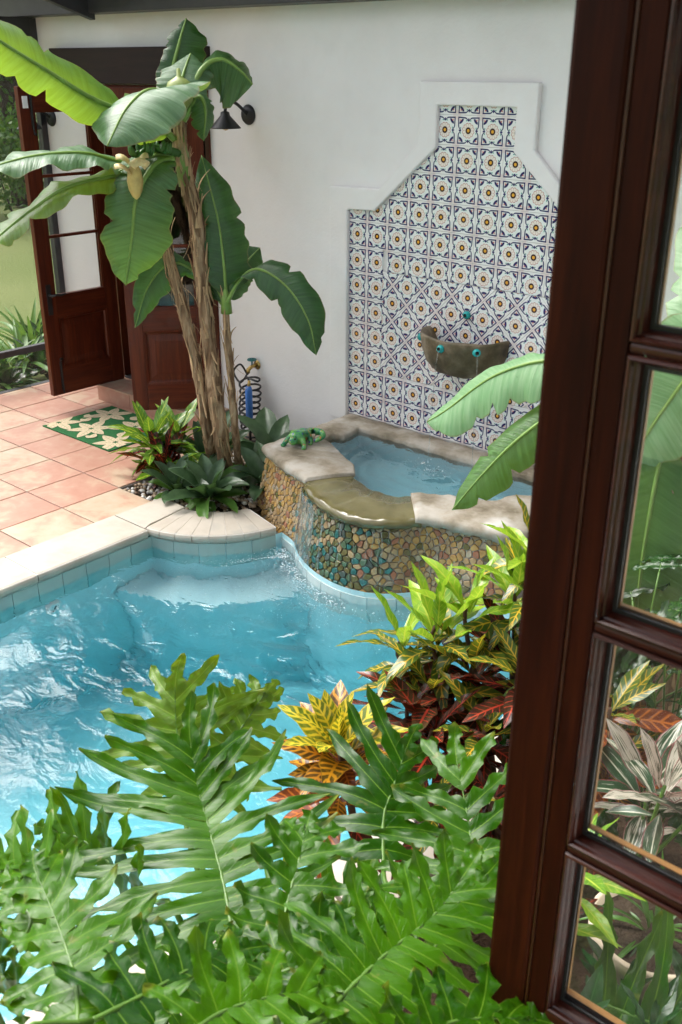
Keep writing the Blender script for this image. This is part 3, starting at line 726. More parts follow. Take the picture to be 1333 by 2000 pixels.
# tile mural
U = 0.15
def tz(r): return (13.834 - r)*U
backing = [(x+(0.03 if x < CX else -0.03)*-1, z) for x, z in inner]
mural = prism('tile_mural', backing, 'y', -0.0035, 0.001, M['grout'], wall)
DXL, DXR = 1.30*U, 2*CX - 1.30*U; DZT, DZB = tz(5.30), tz(9.44)
def tile_from_poly(poly, cx_, cz_, ca, sa, proto=None):
    if len(poly) < 3: return
    area = 0.5*abs(sum(poly[i][0]*poly[(i+1)%len(poly)][1]-poly[(i+1)%len(poly)][0]*poly[i][1] for i in range(len(poly))))
    if area < 0.00025: return
    n = len(poly)
    c = (sum(p[0] for p in poly)/n, sum(p[1] for p in poly)/n)
    def uvof(p):
        dx, dz = p[0]-cx_, p[1]-cz_
        return ((dx*ca+dz*sa)/0.1455+0.5, (-dx*sa+dz*ca)/0.1455+0.5)
    front = [((p[0]-c[0])*0.988+c[0], (p[1]-c[1])*0.988+c[1]) for p in poly]
    jy = random.uniform(-0.0006, 0.0006)
    V = [(p[0], -0.0115+jy, p[1]) for p in front] + [(p[0], -0.0095+jy, p[1]) for p in poly] + [(p[0], -0.002, p[1]) for p in poly]
    uv = [uvof(p) for p in front] + [uvof(p) for p in poly]*2
    F = [tuple(range(n))] + [(i, n+i, n+(i+1)%n, (i+1)%n) for i in range(n)] + [(n+i, 2*n+i, 2*n+(i+1)%n, n+(i+1)%n) for i in range(n)]
    o = mk('tile', V, F, M['painted_tile'], mural, uv)
    bm = bmesh.new(); bm.from_mesh(o.data); bmesh.ops.recalc_face_normals(bm, faces=bm.faces)
    if sum(f.normal.y for f in bm.faces if len(f.verts) == n) > 0: bmesh.ops.reverse_faces(bm, faces=bm.faces)
    bm.to_mesh(o.data); bm.free()
    # origin to tile centre, shared mesh for whole tiles
    o.data.transform(Matrix.Translation(Vector((-(c[0]-WORLD[mural.name].x), 0, -(c[1]-WORLD[mural.name].z)))))
    o.location = (c[0]-WORLD[mural.name].x, 0, c[1]-WORLD[mural.name].z)
    return o
inner_big = [(x-(0.02 if x < CX else -0.02), z+(0.02 if z > 1 else 0)) for x, z in inner]
H = 0.0742
wholetile = None
for r_ in range(-1, 12):
    for c_ in range(0, 12):
        x, z = c_*U, tz(r_)
        if not any(inside(x+dx, z+dz, inner_big) for dx in (-H,0,H) for dz in (-H,0,H)): continue
        poly = [(x-H,z-H),(x+H,z-H),(x+H,z+H),(x-H,z+H)]
        mx_ = x if x < CX else 2*CX-x; fl = (lambda pp: pp) if x < CX else (lambda pp: [(2*CX-a, b_) for a, b_ in pp])
        cut = len(poly); pp = fl(poly)
        if mx_ < 0.23: pp = clip_poly(pp, 0, 1, 1.66)
        elif mx_ < 0.53: pp = clip_poly(pp, -0.654, 0.756, -0.654*0.14+0.756*1.62+0.035)
        else: pp = clip_poly(pp, 0, 1, 2.235)
        if len(pp) < 3: continue
        if mx_ >= 0.53 and z > 2.0: pp = clip_poly(pp, -1, 0, -0.53)
        clipped = sum(abs(a-c_2)+abs(b_-d_2) for (a,b_),(c_2,d_2) in zip(pp, fl(poly))) > 1e-6 or len(pp) != 4
        if clipped:
            tile_from_poly(fl(pp), x, z, 1, 0); continue
        if x-H < DXR and x+H > DXL and z-H < DZT and z+H > DZB:      # touches the turned panel
            if x-H >= DXL and x+H <= DXR and z-H >= DZB and z+H <= DZT: continue
            full = True
            if x-H < DXL-0.012 and z-H < DZT and z+H > DZB and x < DXL+0.02: poly = clip_poly(poly, 1, 0, DXL-0.0015); full = False
            elif x+H > DXR+0.012 and z-H < DZT and z+H > DZB and x > DXR-0.02: poly = clip_poly(poly, -1, 0, -DXR-0.0015); full = False
            elif z+H > DZT: poly = clip_poly(poly, 0, -1, -DZT-0.0015)
            elif z-H < DZB: poly = clip_poly(poly, 0, 1, DZB-0.0015)
            tile_from_poly(poly, x, z, 1, 0)
        else:
            if wholetile is None: wholetile = tile_from_poly(poly, x, z, 1, 0)
            else: inst('tile', wholetile.data, mural, (x, random.uniform(-0.0006,0.0006), z), (random.uniform(-0.004,0.004), random.choice((0,0,0,math.pi/2)), random.uniform(-0.004,0.004)))
c45 = math.sqrt(0.5); DU = U*math.sqrt(2)
for i in range(-8, 9):
    for j in range(-8, 9):
        x = CX + (i+j)*U*c45; z = tz(7.20) + (i-j)*U*c45
        if x < DXL-DU/2 or x > DXR+DU/2 or z > DZT+DU/2 or z < DZB-DU/2: continue
        h = H*math.sqrt(2); poly = [(x-h,z),(x,z-h),(x+h,z),(x,z+h)]
        poly = clip_poly(poly, -1, 0, -DXL-0.0015); 
        if poly: poly = clip_poly(poly, 1, 0, DXR-0.0015)
        if poly: poly = clip_poly(poly, 0, 1, DZT-0.0015)
        if poly: poly = clip_poly(poly, 0, -1, -DZB-0.0015)
        if poly: tile_from_poly(poly, x, z, c45, c45)
# door surround belongs to the wall: jambs and threshold lining
jw = 0.045
box('door_jamb', DX0, DX0+jw, -0.012, 0.20, DZ0, DZ1, M['mahogany'], wall, 0.003)
box('door_jamb', DX1-jw, DX1, -0.012, 0.20, DZ0, DZ1, M['mahogany'], wall, 0.003)
box('door_head', DX0+jw+0.001, DX1-jw-0.001, -0.010, 0.20, DZ1-0.045, DZ1, M['mahogany_rail'], wall, 0.003)
box('threshold', DX0+jw+0.001, DX1-jw-0.001, -0.015, 0.20, DZ0, DZ0+0.018, M['bronze_frame'], wall, 0.003)
# dark room behind the doors
rm = MB(); rm.box(-3.1, -0.6, 0.222, 2.6, 0.10, 2.9); o = rm.build('room', M['room_dark'], wall)
bm = bmesh.new(); bm.from_mesh(o.data)
bmesh.ops.delete(bm, geom=[f for f in bm.faces if f.calc_center_median().y < 0.3], context='FACES'); bm.to_mesh(o.data); bm.free()
lint = box('lintel', -2.88, -1.235, -0.075, 0.001, 2.268, 2.495, M['lintel_wood'], None, 0.006, (-2.05,0,2.268))
tag(lint, 'dark brown timber lintel beam above the french doors', 'lintel')

# house wall on the right with the window opening the photograph is taken from
hw = thing('house_wall', (4.1,-4.0,0), 'white house wall holding the open window at the right', 'wall')
b = MB(); b.box(4.02,4.2,-3.55,0.0,-0.3,3.3); b.box(4.02,4.2,-3.55,-7.2,-0.3,1.0); b.box(4.02,4.2,-7.2,-5.1,1.0,3.3); b.box(4.02,4.2,-5.1,-3.55,2.95,3.3)
b.build('wall_body', M['stucco'], hw)
box('added_shade_eave', 2.95, 4.5, -7.2, -0.65, 2.97, 3.05, M['bronze_frame'], hw)  # unseen overhang added to cut overhead sky light on the bed and sash

# ------------------------------------------------------------------ step at the doors
st = thing('door_step', (-1.86,-0.14,0), 'low clay tiled step at the french doors', 'step')
box('step_core', -2.415, -1.20, -0.258, -0.002, -0.004, 0.112, M['floor_grout'], st)
xs = [-2.42,-2.02,-1.62,-1.20]
for x0, x1 in zip(xs[:-1], xs[1:]):
    box('riser_tile', x0+0.003, x1-0.003, -0.268, -0.256, 0.001, 0.111, M['clay_tile'], st, 0.002)
    box('tread_tile', x0+0.003, x1-0.003, -0.272, -0.004, 0.112, 0.124, M['clay_tile'], st, 0.003)

# ------------------------------------------------------------------ eave beam and screen enclosure
bm_ = box('eave_beam', -4.2, 4.0, -0.17, -0.002, 2.70, 2.90, M['bronze_frame'], None, 0.004, (0,0,2.7))
tag(bm_, 'dark bronze eave beam along the top of the white wall', 'beam')
b = MB(); b.box(-4.2, 4.0, -0.62, 0.2, 3.0, 3.06); o = b.build('eave', M['bronze_frame'], None, loc=(0,0,3)); tag(o, 'dark soffit board of the roof eave above the wall', 'eave')
def rafter(x, lab):
    p0 = Vector((x, -0.12, 2.66)); p1 = Vector((x, -4.6, 4.0)); 
    V = []
    for p in (p0, p1):
        for dx, dz in ((-0.03,0),(0.03,0),(0.03,0.16),(-0.03,0.16)): V.append((p.x+dx, p.y, p.z+dz))
    o = mk('roof_rafter', V, [(0,3,2,1),(4,5,6,7),(0,1,5,4),(1,2,6,5),(2,3,7,6),(3,0,4,7)], M['bronze_frame'], loc=tuple(p0)); bevel(o, 0.004)
    tag(o, lab, 'beam', 'rafters of the pool enclosure')
rafter(-2.26, 'dark rafter of the pool enclosure rising from the beam over the doors')
sc = thing('screen_wall', (-3.14,-0.5,-0.13), 'dark bronze framed insect screen wall left of the doors', 'screen')
def bar(nm, y0, y1, z0, z1, w=0.05, x=-3.14): return box(nm, x-w/2, x+w/2, y0, y1, z0, z1, M['bronze_frame'], sc, 0.003)
bar('post', -0.052, -0.002, -0.13, 2.698, 0.06)
bar('post', -2.10, -2.05, -0.13, 2.698, 0.06); bar('post', -4.10, -4.05, -0.13, 2.698, 0.06)
for y0, y1 in ((-2.05,-0.052),(-4.05,-2.10)):
    bar('bottom_rail', y0+0.001, y1-0.001, -0.13, 0.0, 0.055); bar('chair_rail', y0+0.001, y1-0.001, 0.27, 0.32); bar('top_rail', y0+0.001, y1-0.001, 2.55, 2.70, 0.055)
    mk('screen_panel', [(-3.14,y0,0.0),(-3.14,y1,0.0),(-3.14,y1,0.27),(-3.14,y0,0.27)], [(0,1,2,3)], M['insect_screen'], sc)
    mk('screen_panel', [(-3.14,y0,0.32),(-3.14,y1,0.32),(-3.14,y1,2.55),(-3.14,y0,2.55)], [(0,1,2,3)], M['insect_screen'], sc)
# ================================================================== FOUNTAIN
ft = thing('fountain', (0.82,-0.5,-0.11), 'raised mosaic fountain basin spilling into the pool below the tile mural', 'fountain')
FC = np.array([0.80, -0.52]); TOPZ = 0.352
out_poly = [(-0.06,-0.002)] + [tuple(p) for p in f_path] + [(1.74,-0.002)]
in_poly = [(0.18,-0.19),(0.20,-0.36),(0.135,-0.37),(0.15,-0.49),(0.22,-0.50),(0.40,-0.60),(0.548,-0.67),(0.66,-0.79),(0.80,-0.85),(0.975,-0.855),(1.04,-0.77),(1.19,-0.69),(1.41,-0.60),(1.45,-0.46),(1.54,-0.40),(1.52,-0.18)]
def polar(poly, angs):
    P = np.array(poly); out = []
    for a in angs:
        d = np.array([math.cos(a), math.sin(a)]); best = 0
        for i in range(len(P)):
            p, q = P[i]-FC, P[(i+1)%len(P)]-FC; e = q-p; den = d[0]*e[1]-d[1]*e[0]
            if abs(den) < 1e-9: continue
            t = (p[0]*e[1]-p[1]*e[0])/den; s_ = (p[0]*d[1]-p[1]*d[0])/den
            if -1e-9 <= s_ <= 1+1e-9 and t > best: best = t
        out.append(FC + d*best)
    return np.array(out)
NA = 260
angs = np.linspace(0, 2*math.pi, NA, endpoint=False)
base_ang = [math.atan2(p[1]-FC[1], p[0]-FC[0]) % (2*math.pi) for p in [(-0.06,-0.002),(1.74,-0.002),(-0.06,-0.8),(1.74,-0.87),(0.18,-0.19),(1.52,-0.18)]]
angs = np.array(sorted(list(angs)+base_ang)); NA = len(angs)
PO, PI_ = polar(out_poly, angs), polar(in_poly, angs)
# soften the inner outline a little
PI_ = (np.roll(PI_,1,0)+2*PI_+np.roll(PI_,-1,0))/4
a_l = math.atan2(-1.03-FC[1], 0.475-FC[0]) % (2*math.pi); a_r = math.atan2(-1.07-FC[1], 1.275-FC[0]) % (2*math.pi)
def jit(p, k): return 0.006*math.sin(p[0]*31+k)*math.sin(p[1]*27+k*1.7) + 0.004*math.sin(p[0]*67+p[1]*53+k)
def slab(rows, sel, name, mat, smooth=True):
    V = []; F = []; n = len(rows); idx = [i for i in range(NA) if sel(i)]
    pos = {}
    for i in idx + [(i+1) % NA for i in idx]:
        if i in pos: continue
        pos[i] = len(V)//1
        d = PO[i]-PI_[i]; L = np.linalg.norm(d); d = d/L
        for (which, off, z) in rows:
            p = (PI_[i] + d*off) if which == 'i' else (PO[i] + d*off) if which == 'o' else PI_[i] + d*L*off
            zz = z + (jit(p, 1.0)*0.55 if z > 0.3 else 0)
            on_wall = PO[i][1] > -0.01 and which == 'o'
            V.append((p[0], min(p[1], -0.002), zz + (jit(p, 4.0) if which == 'o' and z < 0.345 and not on_wall else 0)))
    for i in idx:
        a, b_ = pos[i], pos[(i+1) % NA]
        for k in range(n-1): F.append((a+k, b_+k, b_+k+1, a+k+1))
        if not sel((i-1) % NA): F.append(tuple(range(a, a+n)))
        if not sel((i+1) % NA): F.append(tuple(range(b_, b_+n))[::-1])
    o = mk(name, V, F, mat, ft, smooth=smooth)
    bm = bmesh.new(); bm.from_mesh(o.data); bmesh.ops.recalc_face_normals(bm, faces=bm.faces)
    bm.faces.ensure_lookup_table()
    if sum(f.normal.z*f.calc_area() for f in bm.faces) < 0: bmesh.ops.reverse_faces(bm, faces=bm.faces)
    bm.to_mesh(o.data); bm.free(); return o
is_sp = lambda i: a_l <= angs[i] <= a_r
a_l0, a_r0 = a_l, a_r
slab([('i',0.006,0.24),('i',0.0,0.31),('i',0.0,TOPZ-0.012),('i',0.012,TOPZ-0.002),('m',0.33,TOPZ+0.003),('m',0.66,TOPZ+0.002),('o',-0.022,TOPZ-0.003),('o',-0.004,TOPZ-0.018),('o',0.0,0.312),('o',-0.012,0.292),('o',-0.05,0.288)], lambda i: not is_sp(i), 'coping_slab', M['cast_stone'])
a_l -= 0.06; a_r += 0.05
slab([('i',0.006,0.24),('i',0.0,0.30),('i',0.010,0.330),('m',0.4,0.336),('o',-0.06,0.338),('o',-0.022,0.334),('o',-0.002,0.320),('o',0.002,0.302),('o',-0.010,0.282),('o',-0.05,0.276)], is_sp, 'spillway_lip', M['wet_stone'])
# basin shell
V = [(p[0],p[1],0.26) for p in PI_]+[(p[0],p[1],-0.02) for p in PI_]; F = [(i,NA+i,NA+(i+1)%NA,(i+1)%NA) for i in range(NA)]+[tuple(range(NA,2*NA))]
o = mk('basin_shell', V, F, M['bench_plaster'], ft)
bm = bmesh.new(); bm.from_mesh(o.data); bmesh.ops.triangulate(bm, faces=[f for f in bm.faces if len(f.verts) > 4]); bm.to_mesh(o.data); bm.free()
sw = water_body('basin_water', [tuple(p) for p in PI_[::2]], 0.322, -0.06, 0.022, M['spa_water'], [(0.93,-0.42,0.016,70.0),(0.80,-0.38,0.008,60.0)], ft, 0.004, 0.5)
# mosaic walls
inw = offset_path(f_wall, 0.004); inb = offset_path(f_base, 0.004)
wl2 = np.array([(-0.022,-0.004),(-0.022,-0.40),(-0.022,-0.785)] + [tuple(p) for p in inw] + [(1.70,-0.40),(1.70,-0.004)])
wlb = np.array([(-0.050,-0.004),(-0.050,-0.40),(-0.055,-0.84)] + [tuple(p) for p in inb] + [(1.76,-0.40),(1.76,-0.004)])
n = len(wl2); V = [(p[0],p[1],-0.30) for p in wlb]+[(p[0],p[1],WZ) for p in wlb]+[(p[0],p[1],0.290) for p in wl2]
mk('mosaic_wall', V, [(k*n+i,k*n+i+1,(k+1)*n+i+1,(k+1)*n+i) for k in range(2) for i in range(n-1)], M['mosaic_grout'], ft)
fw, fs = resample(f_wall, step=0.01); T = np.gradient(fw, axis=0); T /= np.linalg.norm(T, axis=1)[:,None]; NO = np.stack([T[:,1], -T[:,0]], 1)
def on_wall(s_, z, d):
    x = np.interp(s_, fs, fw[:,0]); y = np.interp(s_, fs, fw[:,1]); nx = np.interp(s_, fs, NO[:,0]); ny = np.interp(s_, fs, NO[:,1])
    d = d + 0.090*(0.290-z)/(0.290-WZ)
    return (x+nx*d, y+ny*d, z)
CS = 0.0335; Z0, Z1 = -0.066, 0.283; L = fs[-1]
pts = []
row = 0; z = Z0+CS*0.4
while z < Z1:
    s_ = (row % 2)*CS*0.5
    while s_ < L:
        pts.append((s_+rng.uniform(-0.40,0.40)*CS, z+rng.uniform(-0.36,0.36)*CS)); s_ += CS*1.08
    z += CS*0.90; row += 1
pts = np.array(pts)
stones = []
for i, p in enumerate(pts):
    poly = [(p[0]-CS*1.3,p[1]-CS*1.3),(p[0]+CS*1.3,p[1]-CS*1.3),(p[0]+CS*1.3,p[1]+CS*1.3),(p[0]-CS*1.3,p[1]+CS*1.3)]
    d = np.linalg.norm(pts-p, axis=1)
    for j in np.argsort(d)[1:14]:
        qn = (pts[j]-p)/d[j]; m_ = (pts[j]+p)/2
        poly = clip_poly(poly, qn[0], qn[1], float(m_@qn)-0.0027)
        if len(poly) < 3: break
    for nx, ny, c in ((-1,0,-0.003),(1,0,L-0.003),(0,-1,-Z0),(0,1,Z1)):
        if len(poly) >= 3: poly = clip_poly(poly, nx, ny, c)
    if len(poly) < 3: continue
    # knock the corners off
    q = []
    for k in range(len(poly)):
        a_, b_ = np.array(poly[k]), np.array(poly[(k+1)%len(poly)])
        q += [a_*0.82+b_*0.18, a_*0.18+b_*0.82]
    q = np.array(q); ar = 0.5*abs(np.sum(q[:,0]*np.roll(q[:,1],-1)-np.roll(q[:,0],-1)*q[:,1]))
    if ar < 0.00012: continue
    stones.append((q, p))
def stone_geo(q, p):
    n = len(q); c = q.mean(0); h = random.uniform(0.0045, 0.0075); tx = random.uniform(-0.04,0.04); tz_ = random.uniform(-0.04,0.04)
    V = [on_wall(a[0], a[1], h+(a[0]-c[0])*tx+(a[1]-c[1])*tz_) for a in (q-c)*0.88+c] + [on_wall(a[0], a[1], h-0.0025) for a in q] + [on_wall(a[0], a[1], -0.003) for a in q]
    F = [tuple(range(n))] + [(i, n+i, n+(i+1)%n, (i+1)%n) for i in range(n)] + [(n+i, 2*n+i, 2*n+(i+1)%n, n+(i+1)%n) for i in range(n)]
    return V, F
def stone_mat(x, z):
    wet = math.exp(-((x-0.78)/0.33)**4)
    r_ = random.random()
    if r_ < wet: return random.choices(['stone_olive','stone_sage','stone_teal','stone_tan','stone_cream','stone_slate'], [4,3.4,2.8,1.6,0.6,1.2])[0]
    return random.choices(['stone_ochre','stone_tan','stone_rust','stone_cream','stone_olive'], [5,5,2.6 if x > 1 else 0.8,1.4,1.2])[0]
order = sorted(range(len(stones)), key=lambda i: abs(on_wall(stones[i][1][0], 0.1, 0)[0]-0.78))
rest = MB(); rmats = ['stone_ochre','stone_tan','stone_rust','stone_cream','stone_olive','stone_sage','stone_teal','stone_slate']
for cnt, i in enumerate(order):
    q, p = stones[i]; x = on_wall(p[0], 0, 0)[0]; V, F = stone_geo(q, p); mn = stone_mat(x, p[1])
    if cnt < 300: mk('mosaic_stone', V, F, M[mn], ft)
    else: rest.add(V, F, None, rmats.index(mn))
o = rest.build('mosaic_stones', None, ft, mats=[M[k] for k in rmats]); o['kind'] = 'stuff'
# falling water over the lip
fwm = MB()
for k in range(24):
    s_ = rng.uniform(0.62, 1.30) if k > 6 else rng.uniform(0.60, 0.82)
    ln = rng.uniform(0.10, 0.40) if k > 6 else rng.uniform(0.3, 0.40); w_ = rng.uniform(0.0015, 0.004)
    P = [on_wall(s_+rng.uniform(-1,1)*0.003+0.03*math.sin(j)*0.1, 0.282-ln*(j/7.0), 0.034*(1-j/7.0)+0.012) for j in range(8)]
    fwm.tube(P, [w_*(1-0.5*j/7) for j in range(8)], 5)
    if rng.random() < 0.4:
        P2 = [on_wall(s_+0.03*(j/4.0), 0.285-0.07*(j/4.0), 0.026) for j in range(5)]; fwm.tube(P2, w_*0.6, 5)
o = fwm.build('falling_water', M['falling_water'], ft, True)
# smooth glassy sheet at the left end of the lip
ss = np.linspace(0.55, 0.86, 26); V = []; F = []
for j in range(9):
    for s_ in ss:
        t = j/8.0; V.append(on_wall(s_, 0.290-0.395*t, 0.034*(1-t)+0.014+0.004*math.sin(s_*90+t*3)))
F = [(j*26+i, j*26+i+1, (j+1)*26+i+1, (j+1)*26+i) for j in range(8) for i in range(25)]
mk('water_sheet', V, F, M['falling_water'], ft, smooth=True)
# bubbles where the fall meets the pool
def blob(mb, c, r, m=0, sq=1.0):
    V = []; 
    for a, b_, cc in ((0,0,1),(1,0,0),(0,1,0),(-1,0,0),(0,-1,0),(0,0,-1)): V.append((c[0]+a*r, c[1]+b_*r, c[2]+cc*r*sq))
    mb.add(V, [(0,1,2),(0,2,3),(0,3,4),(0,4,1),(5,2,1),(5,3,2),(5,4,3),(5,1,4)], None, m)
fm = MB(); nb = 0
while nb < 2600:
    s_ = rng.uniform(0.45, 1.15); d = abs(rng.normal(0, 1))*0.11 + 0.02
    if nb > 1300: d = rng.uniform(0.05, 0.75); s_ = rng.uniform(0.3,1.5)
    if nb > 1300 and rng.random() > math.exp(-d*2.6): continue
    p = on_wall(s_, WZ+0.003, d); r_ = rng.uniform(0.0012, 0.0045)*(1.2 if d < 0.10 else 0.75)
    blob(fm, p, r_, 0 if rng.random() < 0.6 else 1, 0.6); nb += 1
o = fm.build('pool_foam', None, None, True, mats=[M['foam'], M['water_bead']]); tag(o, 'white bubbles and spray where the fountain spills into the pool', 'foam', kind='stuff')
fm = MB()
for k in range(160):
    a = rng.uniform(0, 6.283); d = abs(rng.normal(0, 0.05)); c = (0.93,-0.42) if k < 110 else (0.80,-0.36)
    blob(fm, (c[0]+d*math.cos(a), c[1]+d*math.sin(a), 0.326), rng.uniform(0.0015,0.006), 0 if rng.random() < 0.5 else 1, 0.7)
o = fm.build('basin_foam', None, ft, True, mats=[M['foam'], M['water_bead']]); o['kind'] = 'stuff'

# ------------------------------------------------------------------ wall bowl with nozzles
wb = thing('wall_bowl', (0.82,-0.012,0.80), 'mossy half round stone water bowl mounted on the tile mural', 'bowl')
b = MB()
prof = [(0.02,0.775),(0.11,0.780),(0.19,0.805),(0.238,0.855),(0.266,0.925),(0.278,1.000),(0.276,1.012),(0.262,1.014),(0.240,1.004),(0.20,0.94),(0.12,0.90),(0.0,0.89)]
NB = 34; V = []; F = []
for r_, z in prof:
    for j in range(NB+1):
        a = math.pi + math.pi*j/NB
        V.append((0.82+r_*math.cos(a), -0.0125+r_*0.88*math.sin(a), z+0.003*math.sin(7*a+z*40)))
for i in range(len(prof)-1):
    for j in range(NB): F.append((i*(NB+1)+j, i*(NB+1)+j+1, (i+1)*(NB+1)+j+1, (i+1)*(NB+1)+j))
o = mk('bowl', V, F, M['mossy_stone'], wb, smooth=True)
def nozzle(parent, c, d):
    d = Vector(d).normalized(); rot = d.to_track_quat('Z','Y').to_matrix()
    for nm, prof, mt in (('nozzle', [(0.0,-0.004),(0.020,-0.004),(0.024,0.004),(0.021,0.014),(0.015,0.022),(0.010,0.024)], 'turquoise_glaze'), ('nozzle_hole', [(0.0102,0.0245),(0.0095,0.012),(0.0,0.012)], 'black_hole')):
        m_ = MB(); m_.lathe((0,0,0), prof, 16); V = [Vector(c)+rot@Vector(v) for v in m_.v]; parent = mk(nm, V, m_.f, M[mt], parent, smooth=True)
def bowl_pt(a, z, r_): return Vector((0.82+r_*math.cos(a), -0.0125+r_*0.88*math.sin(a), z))
for a in (R(268), R(312)):
    c = bowl_pt(a, 0.968, 0.272); nozzle(wb, c, (math.cos(a), math.sin(a), 0.15))
nozzle(wb, bowl_pt(R(203), 0.968, 0.272), (math.cos(R(203)), math.sin(R(203)), 0.1))
nz = thing('wall_nozzle', (0.81,-0.012,1.115), 'single turquoise ceramic nozzle on the tiles above the stone bowl', 'nozzle')
nozzle(nz, (0.81,-0.014,1.115), (0,-1,0.05))
jt = MB()
for a in (R(268), R(312)):
    p0 = bowl_pt(a, 0.968, 0.294); dx, dy = math.cos(a)*0.055, math.sin(a)*0.055
    P = [(p0.x+dx*t, p0.y+dy*t, p0.z-0.64*t*t-0.004) for t in np.linspace(0, 1, 16)]
    jt.tube(P, [0.0032+0.0012*math.sin(k*2.1) for k in range(16)], 6)
o = jt.build('water_jets', M['falling_water'], wb, True)

# ------------------------------------------------------------------ ceramic lizard (skin modifier figure)
lz_o = Vector((0.10,-0.635,TOPZ+0.002))
lz = thing('lizard_figurine', tuple(lz_o), 'small green glazed ceramic lizard with curled tail on the fountain rim', 'figurine')
def skinned(name, verts, edges, radii, mat, parent, sub=2):
    me = bpy.data.meshes.new(name); off = WORLD[parent.name]
    me.from_pydata([tuple(Vector(v)-off) for v in verts], edges, []); me.materials.append(mat)
    o = bpy.data.objects.new(name, me); COL.objects.link(o); o.parent = parent; WORLD[o.name] = off.copy()
    bm = bmesh.new(); bm.from_mesh(me); lay = bm.verts.layers.skin.verify(); bm.verts.ensure_lookup_table()
    for v, r_ in zip(bm.verts, radii): v[lay].radius = (r_, r_)
    bm.verts[0][lay].use_root = True; bm.to_mesh(me); bm.free()
    md = o.modifiers.new('skin', 'SKIN'); md.use_smooth_shade = True
    ms = o.modifiers.new('sub', 'SUBSURF'); ms.levels = sub; ms.render_levels = sub
    return o
ld = Vector((0.30,-0.95,0)).normalized(); lr = Vector((0.95,0.30,0)).normalized()      # nose direction, figure's left
def LP(f, s_, z): return lz_o + ld*f + lr*s_ + Vector((0,0,z))
V = [LP(0.0,0,0.042), LP(0.045,0,0.044), LP(0.075,0,0.050), LP(0.105,0.004,0.046), LP(0.128,0.006,0.040), LP(-0.04,0.0,0.044)]
E_ = [(0,1),(1,2),(2,3),(3,4),(0,5)]; rr = [0.040,0.036,0.027,0.032,0.018,0.034]
tail = [LP(-0.075,0.02,0.046), LP(-0.095,0.06,0.050), LP(-0.085,0.105,0.050), LP(-0.05,0.128,0.044), LP(-0.012,0.118,0.034), LP(0.002,0.090,0.022)]
for k, t_ in enumerate(tail): V.append(t_); rr.append([0.028,0.023,0.020,0.018,0.015,0.011][k]); E_.append((5 if k == 0 else len(V)-2, len(V)-1))
for f, s_ in ((0.055,1),(0.055,-1),(-0.035,1),(-0.035,-1)):
    root = 1 if f > 0 else 5; n0 = len(V)
    V += [LP(f+0.004, s_*0.045, 0.040), LP(f+0.020, s_*0.062, 0.018), LP(f+0.030, s_*0.066, 0.004), LP(f+0.052, s_*0.070, 0.004)]
    rr += [0.019,0.016,0.014,0.016]; E_ += [(root,n0),(n0,n0+1),(n0+1,n0+2),(n0+2,n0+3)]
skinned('body', V, E_, rr, M['lizard_glaze'], lz)
for s_ in (1,-1):
    b = MB(); c = LP(0.112, s_*0.017+0.004, 0.062); b.lathe(tuple(c), [(0.0,-0.006),(0.006,-0.003),(0.0065,0.001),(0.004,0.005),(0.0,0.006)], 10); b.build('eye', M['black_hole'], lz, True)
b = MB()
for k in range(6): blob(b, LP(0.04-0.018*k, 0, 0.072-0.001*k), 0.007)
b.build('crest', M['stone_rust'], lz)

